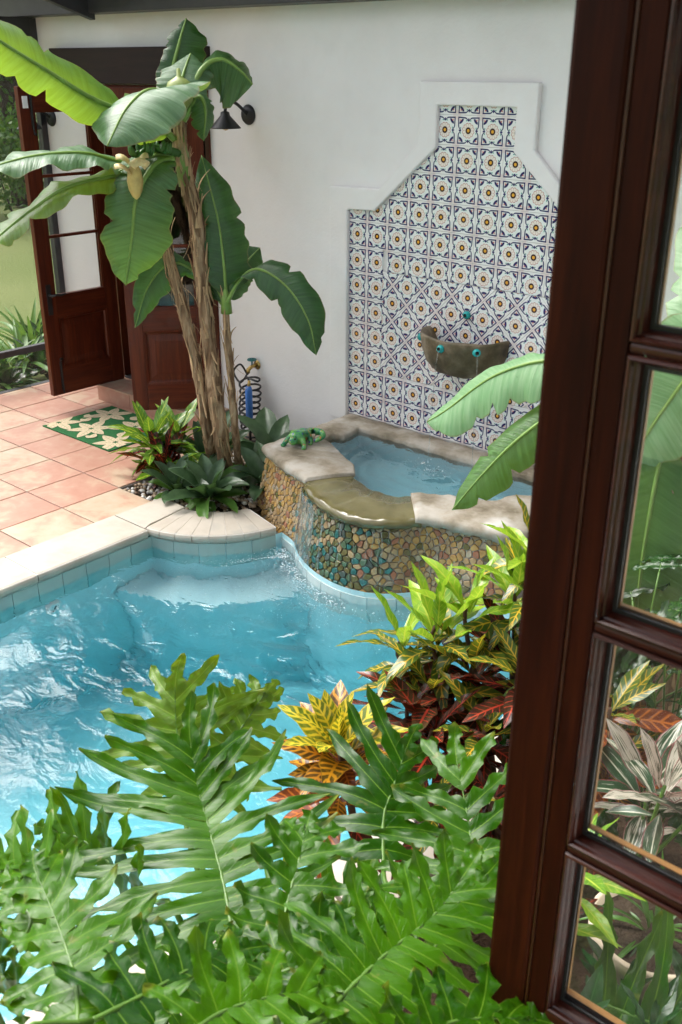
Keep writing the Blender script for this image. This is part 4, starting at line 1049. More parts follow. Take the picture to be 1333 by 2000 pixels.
# ================================================================== DOORS
def door_leaf(label, hinge, ang, W=0.62, H=2.125, vis=1, extras=True):
    t = thing('door_leaf', (0,0,0), label, 'door', 'french door leaves')
    s = 0.105; th = 0.022
    z_b, z_l0, z_l1, z_t = 0.19, 0.575, 0.735, H-0.165
    box('stile', 0, s, -th, th, 0, H, M['mahogany'], t, 0.003); box('stile', W-s, W, -th, th, 0, H, M['mahogany'], t, 0.003)
    box('rail', s+0.0005, W-s-0.0005, -th+0.001, th-0.001, 0, z_b, M['mahogany_rail'], t, 0.003)
    box('rail', s+0.0005, W-s-0.0005, -th+0.001, th-0.001, z_l0, z_l1, M['mahogany_rail'], t, 0.003)
    box('rail', s+0.0005, W-s-0.0005, -th+0.001, th-0.001, z_t, H, M['mahogany_rail'], t, 0.003)
    # raised panel
    x0, x1, z0, z1 = s, W-s, z_b, z_l0
    for sg in (1,-1):
        V = []; F = []
        for off, d in ((0.0,0.020),(0.014,0.018),(0.022,0.008),(0.034,0.007),(0.072,0.015),(0.076,0.0155)):
            V += [(x0+off,sg*d,z0+off),(x1-off,sg*d,z0+off),(x1-off,sg*d,z1-off),(x0+off,sg*d,z1-off)]
        for k in range(5):
            for j in range(4): F.append((4*k+j,4*k+(j+1)%4,4*k+4+(j+1)%4,4*k+4+j))
        F.append((20,21,22,23))
        o = mk('raised_panel', V, F, M['mahogany'], t)
        if sg == 1:
            for f in o.data.polygons: pass
            bm = bmesh.new(); bm.from_mesh(o.data); bmesh.ops.reverse_faces(bm, faces=bm.faces); bm.to_mesh(o.data); bm.free()
    # glazing
    gh = (z_t-z_l1)/3
    for k in (1,2): box('glazing_bar', s, W-s, -0.016, 0.016, z_l1+gh*k-0.010, z_l1+gh*k+0.010, M['mahogany_rail'], t, 0.004)
    for k in range(3):
        box('pane', s+0.001, W-s-0.001, -0.002, 0.002, z_l1+gh*k+(0.010 if k else 0), z_l1+gh*(k+1)-(0.010 if k < 2 else 0), M['door_glass'], t)
    for sg in (1,-1):
        for x0b, x1b in ((s,s+0.012),(W-s-0.012,W-s)): box('glazing_bead', x0b, x1b, sg*0.004, sg*0.016, z_l1, z_t, M['mahogany'], t, 0.002)
    # lever handle
    y = vis*th
    pl_ = MB(); pl_.box(W-0.072, W-0.034, min(y,y+vis*0.008), max(y,y+vis*0.008), 0.60, 0.82); o = pl_.build('handle_plate', M['black_iron'], t); bevel(o, 0.004); hp = o
    m_ = MB(); m_.tube([(W-0.053,y,0.745),(W-0.053,y+vis*0.05,0.745)], 0.010, 10); m_.tube([(W-0.050,y+vis*0.05,0.745),(W-0.09,y+vis*0.052,0.748),(W-0.13,y+vis*0.050,0.742),(W-0.165,y+vis*0.046,0.747)], [0.010,0.009,0.008,0.007], 8)
    m_.build('lever', M['black_iron'], hp, True)
    if extras:
        m_ = MB(); m_.tube([(W-0.085,y+vis*0.008,1.83),(W-0.085,y+vis*0.008,H-0.02)], 0.006, 8); m_.box(W-0.095,W-0.075,min(y,y+vis*.004),max(y,y+vis*.004),1.86,2.08); m_.tube([(W-0.085,y+vis*0.008,1.83),(W-0.085,y+vis*0.03,1.825)], 0.010, 8); m_.build('top_bolt', M['black_iron'], t)
        m_ = MB(); m_.tube([(W-0.085,y+vis*0.008,0.01),(W-0.085,y+vis*0.008,0.27)], 0.006, 8); m_.box(W-0.095,W-0.075,min(y,y+vis*.004),max(y,y+vis*.004),0.03,0.25); m_.tube([(W-0.085,y+vis*0.008,0.27),(W-0.085,y+vis*0.03,0.275)], 0.010, 8); m_.build('bottom_bolt', M['black_iron'], t)
        box('contact_sensor', W-0.058, W-0.022, y, y+vis*0.014, H-0.135, H-0.060, M['white_plastic'], t, 0.003)
    for zz in (0.22, 1.06, 1.9):
        m_ = MB(); m_.tube([(0.0,-vis*0.026,zz-0.05),(0.0,-vis*0.026,zz+0.05)], 0.008, 8); m_.build('hinge', M['black_iron'], t)
    t.location = hinge; t.rotation_euler = (0, 0, ang)
    return t
door_leaf('open mahogany french door leaf at the left, seen side on with lever handle', (-2.385,-0.045,0.130), R(-91), 0.64)
door_leaf('half open mahogany french door leaf behind the banana trunks', (-1.285,-0.05,0.130), R(228), 0.585, vis=-1, extras=False)

# ================================================================== OPEN WINDOW SASH
ws = thing('window_sash', (3.335,-3.61,0.985), 'open dark mahogany casement sash with square panes in the right foreground', 'window')
YF, YB = -3.635, -3.585
SX0, SX1, SZ0, SZ1 = 3.335, 4.012, 0.985, 2.92
PX0, PX1 = 3.434, 3.925
zc = [1.405,1.752,2.098,2.444]; zr = [1.095]+zc+[2.80]
st_ = MB(); o = box('stile', SX0, 3.400, YF-0.004, YB, SZ0, SZ1, M['sash_wood'], ws, 0.006)
box('stile_fillet', 3.4003, 3.4045, YF-0.0015, YB, SZ0, SZ1, M['fillet_highlight'], ws, 0.001)
box('stile', 3.4047, PX0, YF, YB, SZ0, SZ1, M['sash_wood'], ws, 0.002)
box('stile', PX1, SX1, YF-0.004, YB, SZ0, SZ1, M['sash_wood'], ws, 0.004)
box('rail', PX0+0.0005, PX1-0.0005, YF, YB, SZ0, zr[0], M['sash_rail_wood'], ws, 0.003)
box('rail', PX0+0.0005, PX1-0.0005, YF, YB, zr[-1], SZ1, M['sash_rail_wood'], ws, 0.003)
for z in zc: box('muntin', PX0+0.0005, PX1-0.0005, YF+0.002, YB-0.002, z-0.006, z+0.006, M['sash_rail_wood'], ws, 0.004)
def ring(name, x0, x1, z0, z1, prof, mat, parent):
    V = []; F = []
    for off, y in prof: V += [(x0+off,y,z0+off),(x1-off,y,z0+off),(x1-off,y,z1-off),(x0+off,y,z1-off)]
    for k in range(len(prof)-1):
        for j in range(4): F.append((4*k+j,4*k+(j+1)%4,4*k+4+(j+1)%4,4*k+4+j))
    o = mk(name, V, F, mat, parent)
    bm = bmesh.new(); bm.from_mesh(o.data); bmesh.ops.recalc_face_normals(bm, faces=bm.faces); bm.to_mesh(o.data); bm.free(); return o
for k in range(len(zr)-1):
    z0 = zr[k] + (0.006 if k > 0 else 0); z1 = zr[k+1] - (0.006 if k < len(zr)-2 else 0)
    ring('glazing_bead', PX0, PX1, z0, z1, [(0.0005,YF+0.002),(0.002,YF-0.001),(0.005,YF-0.002),(0.007,YF+0.001),(0.0075,YF+0.006),(0.010,YF+0.008),(0.012,YF+0.013),(0.013,YF+0.020)], M['sash_rail_wood'], ws)
    ring('gasket', PX0, PX1, z0, z1, [(0.009,YF+0.0205),(0.0185,YF+0.0195),(0.019,YF+0.0225)], M['gasket'], ws)
    ring('outer_bead', PX0, PX1, z0, z1, [(0.0005,YB-0.001),(0.006,YB+0.003),(0.014,YB-0.004),(0.0165,YB-0.016)], M['golden_bead'], ws)
    gp = box('pane', PX0+0.006, PX1-0.006, YF+0.0235, YF+0.0275, z0+0.006, z1-0.006, M['window_glass'], ws)

# ================================================================== SMALL THINGS
def wall_lamp(x, z, label):
    t = thing('wall_lamp', (x,0,z), label, 'lamp', 'wall lamps beside the french doors')
    b = MB(); b.lathe((x,-0.002,z), [(0.0,-0.022),(0.040,-0.022),(0.052,-0.016),(0.060,-0.004),(0.060,0.0)], 24, axis='y'); b.build('back_plate', M['black_iron'], t, True)
    P = catmull([(x,-0.015,z),(x,-0.07,z+0.045),(x,-0.13,z+0.075),(x,-0.185,z+0.060),(x,-0.20,z+0.02)], 14)
    b = MB(); b.tube(P, 0.010, 8); b.build('arm', M['black_iron'], t, True)
    c = (x,-0.20,z-0.06)
    b = MB(); b.lathe(c, [(0.014,0.085),(0.026,0.080),(0.030,0.060),(0.092,-0.006),(0.094,-0.012),(0.090,-0.010),(0.028,0.055)], 28); shd = b.build('shade', M['black_iron'], t, True)
    b = MB(); b.lathe(c, [(0.0,-0.026),(0.016,-0.02),(0.020,0.0),(0.014,0.03),(0.012,0.055)], 14); b.build('bulb', M['lamp_glow'], shd, True)
wall_lamp(-0.905, 2.105, 'black cone shaded wall lamp right of the banana leaves')
wall_lamp(-3.045, 2.02, 'black cone shaded wall lamp seen through the left door glass')
# tap with coiled hose
tp = thing('wall_tap', (-0.90,-0.002,0.50), 'garden tap with teal wheel low on the white wall', 'tap')
b = MB(); b.tube([(-0.90,0.0,0.505),(-0.90,-0.05,0.505),(-0.90,-0.085,0.49)], [0.016,0.013,0.013], 10); b.lathe((-0.90,-0.001,0.505), [(0.0,-0.006),(0.03,-0.005),(0.032,0.0)], 16, axis='y'); b.build('tap_body', M['brass'], tp, True)
b = MB(); b.tube([(-0.90,-0.05,0.515),(-0.90,-0.05,0.55)], 0.006, 8)
b.tube([(-0.90+0.028*math.cos(a),-0.05+0.028*math.sin(a),0.552) for a in np.linspace(0,6.2832,17)], 0.006, 6); b.tube([(-0.928,-0.05,0.552),(-0.872,-0.05,0.552)], 0.005, 6); b.build('wheel_handle', M['teal_handle'], tp, True)
b = MB(); b.tube([(-0.90,-0.085,0.495),(-0.90,-0.092,0.465)], 0.014, 10); b.build('hose_connector', M['brass'], tp, True)
hs_ = thing('coiled_hose', (-0.92,-0.10,0.0), 'black coiled garden hose hanging from the tap on the wall', 'hose')
P = [(-0.90,-0.092,0.465),(-0.91,-0.11,0.44)]
for k in range(150):
    t = k/149.0; a = t*2*math.pi*9.5; P.append((-0.875+0.082*math.cos(a)+0.008*math.sin(t*9), -0.105+0.060*math.sin(a), 0.43-0.41*t**0.93+0.016*math.sin(a)))
b = MB(); b.tube(P, 0.0075, 8); b.build('hose', M['hose_black'], hs_, True)
P = catmull([(-0.90,-0.095,0.455),(-0.93,-0.13,0.53),(-0.99,-0.14,0.47),(-0.92,-0.15,0.41),(-0.83,-0.17,0.47),(-0.79,-0.18,0.42)], 40)
b = MB(); b.tube(P, 0.0070, 8); b.build('lead_hose', M['hose_black'], hs_, True)
hn = thing('hose_wand', (-0.795,-0.19,0.10), 'blue grip watering wand hanging in front of the coiled hose', 'hose wand')
b = MB(); b.lathe((-0.795,-0.19,0.19), [(0.0,0.0),(0.020,0.0),(0.0245,0.006),(0.0245,0.20),(0.020,0.222),(0.012,0.228),(0.0,0.229)], 18); b.build('grip', M['hose_blue'], hn, True)
b = MB(); b.tube([(-0.795,-0.19,0.19),(-0.80,-0.185,0.03)], 0.010, 10); b.build('lower_tube', M['hose_black'], hn, True)
b = MB(); b.tube([(-0.795,-0.19,0.412),(-0.79,-0.185,0.455)], [0.012,0.009], 10); b.build('fitting', M['brass'], hn, True)
# doormat with printed leaves
dm = thing('doormat', (-1.78,-0.60,0.0), 'green doormat with cream leaf pattern in front of the doors', 'doormat')
MX0, MX1, MY0, MY1 = -2.185, -1.40, -0.93, -0.315
box('mat_base', MX0, MX1, MY0, MY1, 0.0005, 0.009, M['mat_green'], dm, 0.003)
pm = MB(); pm.k = 0
def flat_leaf(c, a, L_, W_):
    ca, sa = math.cos(a), math.sin(a); V = []; uv = []; n = 8; pm.k += 1; zl = 0.0096 + 0.00012*pm.k
    for i in range(n+1):
        t = i/n; w = W_*(math.sin(math.pi*t**0.8)**0.8 if 0 < t < 1 else 0.0)
        for sg in (-1, 0, 1):
            lx, ly = t*L_, sg*w; V.append((c[0]+lx*ca-ly*sa, c[1]+lx*sa+ly*ca, zl)); uv.append((t, 0.5+0.5*sg))
    F = [(3*i+j, 3*i+j+1, 3*i+4+j, 3*i+3+j) for i in range(n) for j in range(2)]
    V2 = []
    for v in V: V2.append((min(max(v[0],MX0+0.006),MX1-0.006), min(max(v[1],MY0+0.006),MY1-0.006), v[2]))
    pm.add(V2, [f[::-1] for f in F], uv)
for i, c in enumerate([(-2.02,-0.46),(-1.66,-0.50),(-1.86,-0.74),(-1.50,-0.80),(-2.14,-0.82),(-1.46,-0.36)]):
    for k in range(6): flat_leaf((c[0]+0.012*math.cos(k*1.047+i), c[1]+0.012*math.sin(k*1.047+i)), k*1.047+i, 0.165+0.02*math.sin(k*2+i), 0.037)
for c, a in (((-1.83,-0.42),0.3),((-1.69,-0.86),2.2),((-2.02,-0.68),2.0),((-2.1,-0.62),1.2),((-1.62,-0.66),5.5)): flat_leaf(c, a, 0.09, 0.025); flat_leaf(c, a+0.9, 0.07, 0.022)
o = pm.build('leaf_print', M['mat_cream'], dm)
bm = bmesh.new(); bm.from_mesh(o.data); bmesh.ops.recalc_face_normals(bm, faces=bm.faces); bm.to_mesh(o.data); bm.free()
# ================================================================== PLANTS
CAMP = Vector((3.884,-4.619,2.370))
def prof_banana(t):
    if t < 0.07: return 0.0
    x = (t-0.07)/0.93
    return min(1.0, (x/0.16)**0.6) * (1.0 if x < 0.62 else max(0.0, 1-((x-0.62)/0.38)**2.4))
def blade(mid, A, B, n=44, prof=prof_banana, wave=0.05, wfreq=24, sag=0.10, seed=0, notch=7, stalk=0.016, rows=5):
    """long leaf: midrib through points mid, half blades towards A and B; returns MB (slot 0 blade, 1 midrib)"""
    rg = np.random.default_rng(seed); Mp = catmull(mid, n); A = np.array(A); B = np.array(B)
    T = np.gradient(Mp, axis=0); T /= np.linalg.norm(T, axis=1)[:,None]
    mb = MB(); ph = rg.uniform(0, 6, 4); no = [(rg.uniform(0.2,0.95), rg.uniform(0.08,0.5), rg.integers(0,2)) for _ in range(notch)]
    nn0 = np.cross(A, B); nn0 /= np.linalg.norm(nn0)+1e-9
    for si, D in enumerate((A, B)):
        V = []; UV = []; Ln = np.linalg.norm(D)
        nv = np.cross(T[n//2], D); nv /= np.linalg.norm(nv)+1e-9
        if nv @ np.array([0,0,1.0]) < 0: nv = -nv
        for i in range(n):
            t = i/(n-1); w = prof(t)*(1+0.05*math.sin(t*31+ph[0])+0.03*math.sin(t*57+ph[1]))
            for nt, nd, ns in no:
                if ns == si: w *= 1-nd*max(0, 1-abs(t-nt)/0.018)
            Dt = D - T[i]*(D@T[i])*0.6 + T[i]*Ln*0.16
            for r_ in range(rows+1):
                s_ = r_/rows
                off = nv*(math.sin(s_*math.pi*0.9)*sag*Ln*w + wave*Ln*s_*s_*math.sin(t*wfreq+ph[2]+si*1.3)*min(1, w*1.5) + 0.4*wave*Ln*s_*math.sin(t*wfreq*2.3+ph[3]))
                V.append(Mp[i] + Dt*w*s_ + off); UV.append((t, 0.5 + (0.5 if si == 0 else -0.5)*s_))
        F = []
        for i in range(n-1):
            if prof(i/(n-1)) <= 0 and prof((i+1)/(n-1)) <= 0: continue
            for r_ in range(rows):
                a, b_ = i*(rows+1)+r_, (i+1)*(rows+1)+r_
                F.append((a, a+1, b_+1, b_) if si == 0 else (a, b_, b_+1, a+1))
        mb.add(V, F, UV, 0)
    if stalk: mb.tube(Mp, [stalk*(1-0.85*(i/(n-1))**0.8)+0.001 for i in range(n)], 7, 1, vconst=0.5)
    return mb
BANANA_LEAVES = [
  ('a', [(-0.625,-0.831,2.002), (-0.626,-0.982,2.099), (-0.646,-1.329,2.219), (-0.604,-1.615,2.351), (-0.545,-1.896,2.478), (-0.441,-2.117,2.571)], (-0.109,0.125,0.078), (0.022,-0.114,-0.103), 0.0),
  ('b', [(-0.612,-0.803,2.159), (-0.581,-0.918,2.244), (-0.531,-1.094,2.259), (-0.479,-1.275,2.174), (-0.414,-1.452,2.015)], (0.162,0.269,-0.026), (-0.141,-0.103,-0.075), 0.0),
  ('c', [(-0.596,-0.893,1.847), (-0.726,-1.130,1.899), (-0.764,-1.345,1.956), (-0.804,-1.583,1.959), (-0.824,-1.810,1.925), (-0.821,-2.016,1.871)], (-0.131,0.093,0.003), (0.101,-0.075,-0.064), 0.6),
  ('d', [(-0.581,-0.953,1.852), (-0.725,-1.224,1.829), (-0.732,-1.500,1.795), (-0.742,-1.720,1.701), (-0.729,-1.918,1.603), (-0.708,-1.992,1.573)], (-0.135,0.071,0.013), (0.100,-0.044,-0.057), 0.6),
  ('e', [(-0.559,-0.919,1.912), (-0.547,-1.066,1.887), (-0.557,-1.183,1.739), (-0.585,-1.219,1.513), (-0.639,-1.244,1.269)], (0.101,0.193,0.018), (-0.128,-0.107,-0.022), 0.0),
  ('f', [(-0.650,-0.775,2.105), (-0.652,-0.770,2.235), (-0.668,-0.710,2.351), (-0.716,-0.613,2.444)], (0.094,0.106,-0.067), (-0.103,-0.125,-0.093), 0.0),
  ('g', [(-0.632,-0.751,2.131), (-0.610,-0.643,2.351), (-0.570,-0.524,2.413), (-0.494,-0.443,2.352), (-0.452,-0.400,2.286)], (-0.094,0.104,0.038), (-0.047,-0.055,-0.204), 0.0),
  ('h', [(-0.730,-0.714,2.100), (-0.824,-0.661,2.324), (-0.832,-0.595,2.494), (-0.836,-0.529,2.623)], (0.058,0.144,-0.040), (-0.066,-0.077,-0.079), 0.0),
  ('i', [(-0.601,-0.794,2.107), (-0.530,-0.737,2.224), (-0.491,-0.725,2.160), (-0.490,-0.751,2.005)], (-0.015,0.073,-0.007), (-0.070,-0.051,-0.027), 0.0),
  ('s', [(-0.609,-0.850,1.937), (-0.626,-0.998,1.929), (-0.650,-1.115,1.892), (-0.659,-1.213,1.864)], (-0.060,0.058,0.035), (0.048,-0.041,-0.036), 0.0),
]
SUCKER_LEAVES = [
  ('a', [(-0.350,-0.761,1.134), (-0.383,-0.738,1.336), (-0.457,-0.702,1.581), (-0.609,-0.667,1.919)], (0.063,0.145,-0.060), (-0.081,-0.070,-0.046), 0.0),
  ('b', [(-0.378,-0.736,1.117), (-0.393,-0.637,1.248), (-0.395,-0.541,1.338), (-0.387,-0.444,1.404)], (0.004,0.049,-0.108), (-0.094,-0.016,0.038), 0.0),
  ('c', [(-0.333,-0.769,1.143), (-0.272,-0.726,1.268), (-0.149,-0.694,1.342), (0.022,-0.646,1.261), (0.167,-0.629,1.094), (0.232,-0.634,0.905)], (0.041,0.107,0.041), (-0.070,-0.061,-0.069), 0.0),
  ('d', [(-0.397,-0.732,1.098), (-0.548,-0.801,1.281), (-0.649,-0.904,1.341), (-0.718,-1.027,1.218), (-0.737,-1.131,0.994)], (-0.043,-0.033,0.074), (0.036,0.046,-0.101), 0.0),
  ('e', [(-0.383,-0.744,1.108), (-0.443,-0.747,1.213), (-0.497,-0.740,1.293), (-0.557,-0.714,1.356)], (0.023,0.065,-0.024), (-0.063,-0.032,-0.021), 0.0),
]
SIDE_BANANA_LEAVES = [
  ('a', [(2.563,-1.168,1.290), (2.276,-1.207,1.379), (2.025,-1.233,1.330), (1.894,-1.262,1.285), (1.762,-1.285,1.204), (1.621,-1.328,1.068), (1.532,-1.357,0.994)], (-0.069,0.080,0.000), (0.065,-0.055,-0.131), 0.0),
  ('b', [(2.559,-1.175,1.271), (2.268,-1.245,1.266), (2.128,-1.288,1.175), (1.982,-1.367,1.024), (1.874,-1.442,0.864), (1.789,-1.509,0.711)], (-0.068,0.044,0.024), (0.075,0.006,-0.087), 0.0),
  ('c', [(2.739,-1.193,1.569), (2.610,-1.219,1.433), (2.519,-1.253,1.252), (2.429,-1.324,1.009)], (-0.173,0.016,0.107), (0.113,0.025,-0.118), 0.0),
  ('d', [(2.563,-1.168,1.290), (2.530,-1.238,1.122), (2.552,-1.341,0.852), (2.581,-1.415,0.634), (2.632,-1.503,0.387)], (0.173,0.085,-0.081), (-0.100,-0.040,0.005), 0.0),
  ('e', [(2.575,-1.157,1.309), (2.677,-1.096,1.614), (2.831,-1.111,1.842), (3.021,-1.156,1.899)], (0.027,0.019,0.082), (0.036,-0.005,-0.095), 0.0),
  ('f', [(2.575,-1.157,1.309), (2.431,-0.860,1.617), (2.310,-0.535,1.917), (2.308,-0.303,2.137)], (0.114,0.038,-0.033), (-0.101,-0.045,-0.044), 0.0),
]
PHILO_LEAVES = [
  ('a', [(2.871,-3.746,0.910), (2.767,-3.675,0.933), (2.659,-3.613,0.963), (2.586,-3.574,0.996), (2.492,-3.515,1.072)], (0.148,0.154,-0.003), (-0.159,-0.213,0.011)),
  ('u', [(2.435,-3.481,0.801), (2.325,-3.412,0.866), (2.275,-3.379,0.913), (2.223,-3.333,0.978)], (0.078,0.185,-0.001), (-0.147,-0.079,0.018)),
  ('v', [(2.428,-3.432,0.781), (2.374,-3.313,0.833), (2.360,-3.228,0.871), (2.350,-3.141,0.914)], (0.064,0.033,-0.082), (-0.096,0.004,0.054)),
  ('b', [(2.942,-3.398,0.872), (2.873,-3.314,0.916), (2.853,-3.258,0.951), (2.826,-3.173,1.009)], (0.109,0.077,-0.030), (-0.175,-0.113,0.002)),
  ('c', [(3.189,-3.419,0.928), (3.139,-3.366,0.929), (3.056,-3.265,0.964), (2.933,-3.150,1.036)], (0.089,0.144,0.036), (-0.163,-0.028,0.018)),
  ('d', [(3.211,-3.876,1.123), (3.203,-3.792,1.115), (3.201,-3.708,1.107), (3.208,-3.601,1.103), (3.199,-3.494,1.114)], (0.177,-0.018,-0.029), (-0.129,0.012,0.045)),
  ('e', [(2.998,-3.753,0.996), (2.947,-3.684,1.007), (2.901,-3.603,1.027), (2.859,-3.536,1.037)], (0.090,0.071,-0.007), (-0.075,-0.046,0.023)),
  ('f', [(3.053,-3.840,1.042), (3.082,-3.776,1.049), (3.100,-3.695,1.039), (3.119,-3.594,1.019)], (0.092,-0.031,-0.031), (-0.074,0.032,0.028)),
  ('g', [(3.023,-4.163,1.165), (2.934,-4.101,1.164), (2.823,-4.055,1.168), (2.680,-4.010,1.179)], (0.016,0.133,-0.016), (-0.078,-0.052,-0.024)),
  ('h', [(3.012,-4.128,1.186), (3.015,-4.036,1.160), (3.013,-3.939,1.131), (3.026,-3.844,1.096)], (0.134,-0.014,-0.040), (-0.098,0.014,0.026)),
  ('i', [(2.651,-3.927,0.956), (2.563,-3.921,0.967), (2.478,-3.931,0.970), (2.382,-3.959,0.981)], (-0.097,0.012,0.047), (0.090,-0.021,-0.052)),
  ('j', [(2.663,-3.766,0.890), (2.516,-3.754,0.879), (2.420,-3.760,0.893), (2.339,-3.781,0.886)], (-0.110,0.007,0.056), (0.096,-0.014,-0.068)),
  ('m', [(3.214,-3.646,1.012), (3.178,-3.536,0.977), (3.158,-3.462,0.978), (3.166,-3.358,0.993)], (0.115,0.014,-0.042), (-0.122,0.019,0.044)),
  ('n', [(2.858,-4.136,1.104), (2.776,-4.136,1.105), (2.692,-4.138,1.110), (2.615,-4.149,1.108)], (-0.077,-0.002,0.046), (0.069,0.003,-0.061)),
  ('o', [(3.133,-4.067,1.195), (3.129,-4.001,1.178), (3.150,-3.933,1.163), (3.186,-3.842,1.131)], (0.090,-0.031,-0.017), (-0.080,0.028,0.028)),
  ('t', [(3.334,-3.860,1.135), (3.340,-3.784,1.118), (3.368,-3.719,1.100), (3.436,-3.640,1.080)], (0.060,-0.048,-0.018), (-0.060,0.045,0.020)),
  ('w', [(2.773,-4.106,1.119), (2.730,-4.052,1.111), (2.657,-4.034,1.115), (2.594,-4.012,1.114)], (0.027,0.058,-0.026), (-0.051,-0.045,0.001)),
]
TRUNK_MAIN = [(-0.430,-0.746,-0.021), (-0.307,-0.895,0.438), (-0.409,-0.851,0.815), (-0.481,-0.819,1.219), (-0.538,-0.793,1.582), (-0.586,-0.808,1.815), (-0.612,-0.818,1.976), (-0.635,-0.786,2.132)]
TRUNK_LEAN = [(-0.526,-0.770,0.065), (-0.406,-0.919,0.453), (-0.505,-0.887,0.804), (-0.597,-0.897,1.155), (-0.662,-0.908,1.383), (-0.686,-0.907,1.509)]
TRUNK_SLIM = [(-0.366,-0.696,-0.001), (-0.235,-0.845,0.473), (-0.295,-0.806,0.765), (-0.339,-0.780,0.996), (-0.355,-0.759,1.153)]
FLOWER_STALK = [(-0.600,-0.839,1.937), (-0.607,-0.939,1.963), (-0.594,-1.033,1.974), (-0.588,-1.109,1.952), (-0.590,-1.150,1.908), (-0.594,-1.164,1.839)]
BUD_BASE = (-0.545,-1.196,1.870)
BUD_TIP = (-0.538,-1.210,1.727)
GREEN_BUD = (-0.573,-0.831,2.255)
SIDE_TRUNK = [(2.762,-1.319,0.211), (2.686,-1.288,0.465), (2.626,-1.241,0.755), (2.581,-1.191,1.041), (2.563,-1.168,1.290)]
def banana_leaves(plant, table, mat, seed0, stalk=0.016, pale=None, **kw):
    for i, (key, mid, A, B, ex) in enumerate(table):
        m_ = mat
        if isinstance(mat, dict): m_ = mat.get(key, mat['*'])
        mb = blade(mid, A, B, seed=seed0+i, stalk=stalk, wave=0.13 if ex else 0.05, **kw)
        mb.build('leaf', None, plant, True, mats=[M[m_], M['banana_stalk']])
def shaggy_trunk(name, P, r0, r1, parent, flakes, seed, n=50):
    rg = np.random.default_rng(seed); C_ = catmull(P, n); mb = MB(); V = []; F = []; k = 18
    T = np.gradient(C_, axis=0); T /= np.linalg.norm(T, axis=1)[:,None]
    u = np.array([1.0,0,0]); ph = rg.uniform(0, 6, 6)
    fr = []
    for i in range(n):
        u = u - T[i]*(u@T[i]); u /= np.linalg.norm(u); w = np.cross(T[i], u); fr.append((u.copy(), w))
        t = i/(n-1); r_ = r0+(r1-r0)*t
        for j in range(k):
            a = 2*math.pi*j/k
            rr_ = r_*(1+0.09*math.sin(3*a+ph[0]+t*7)+0.07*math.sin(5*a-t*11+ph[1])+0.06*math.sin(t*60+2*a+ph[2])+0.05*math.sin(9*a+t*23+ph[3])+rg.normal(0,0.03))
            V.append(C_[i]+(u*math.cos(a)+w*math.sin(a))*rr_)
    F = [(i*k+j, i*k+(j+1)%k, (i+1)*k+(j+1)%k, (i+1)*k+j) for i in range(n-1) for j in range(k)]
    o = mk(name, V, F, M['banana_trunk'], parent, smooth=True)
    fl = MB()
    for q in range(flakes):
        t0 = rg.uniform(0.03, 0.97); i0 = int(t0*(n-1)); a = rg.uniform(0, 6.283); Ln = rg.uniform(0.06, 0.20); wd = rg.uniform(0.004, 0.014); out = rg.uniform(0.02, 0.32) if rg.random() < 0.80 else rg.uniform(0.5,1.1)
        up = 1 if rg.random() < 0.65 else -1
        u, w = fr[i0]; rad = u*math.cos(a)+w*math.sin(a); tn = -u*math.sin(a)+w*math.cos(a); r_ = (r0+(r1-r0)*t0)*1.04
        V = []; m_ = 6; curl = rg.uniform(-0.5,0.5)
        for j in range(m_):
            s_ = j/(m_-1); c = C_[i0]+rad*(r_+out*Ln*s_**1.8*0.55)+T[i0]*up*Ln*s_*(1-0.2*out*s_)+tn*curl*0.03*s_*s_
            ww = wd*(1-s_*0.8); tw = tn*math.cos(curl*s_*2)+rad*math.sin(curl*s_*2)
            V += [c-tw*ww, c+tw*ww, c-tw*ww-rad*0.0015, c+tw*ww-rad*0.0015]
        F = []
        for j in range(m_-1):
            b_ = 4*j; F += [(b_,b_+1,b_+5,b_+4),(b_+2,b_+6,b_+7,b_+3),(b_,b_+4,b_+6,b_+2),(b_+1,b_+3,b_+7,b_+5)]
        fl.add(V, F)
    o2 = fl.build('dry_sheaths', M['dry_sheath'], parent, True); o2['kind'] = 'stuff'
bp_ = thing('banana_plant', tuple(TRUNK_MAIN[0]), 'tall banana plant with two shaggy brown trunks and a hanging flower bud', 'banana plant')
shaggy_trunk('trunk', TRUNK_MAIN, 0.042, 0.036, bp_, 170, 3)
shaggy_trunk('trunk', TRUNK_LEAN, 0.032, 0.029, bp_, 120, 5)
banana_leaves(bp_, BANANA_LEAVES, {'*':'banana_leaf_shaded','h':'banana_leaf_deep','a':'banana_leaf','d':'banana_leaf','c':'banana_leaf_sheen','s':'banana_leaf','b':'banana_leaf_sheen','f':'banana_leaf_sheen'}, 11, 0.020)  # deep tone on leaf h stands in for the shade around it
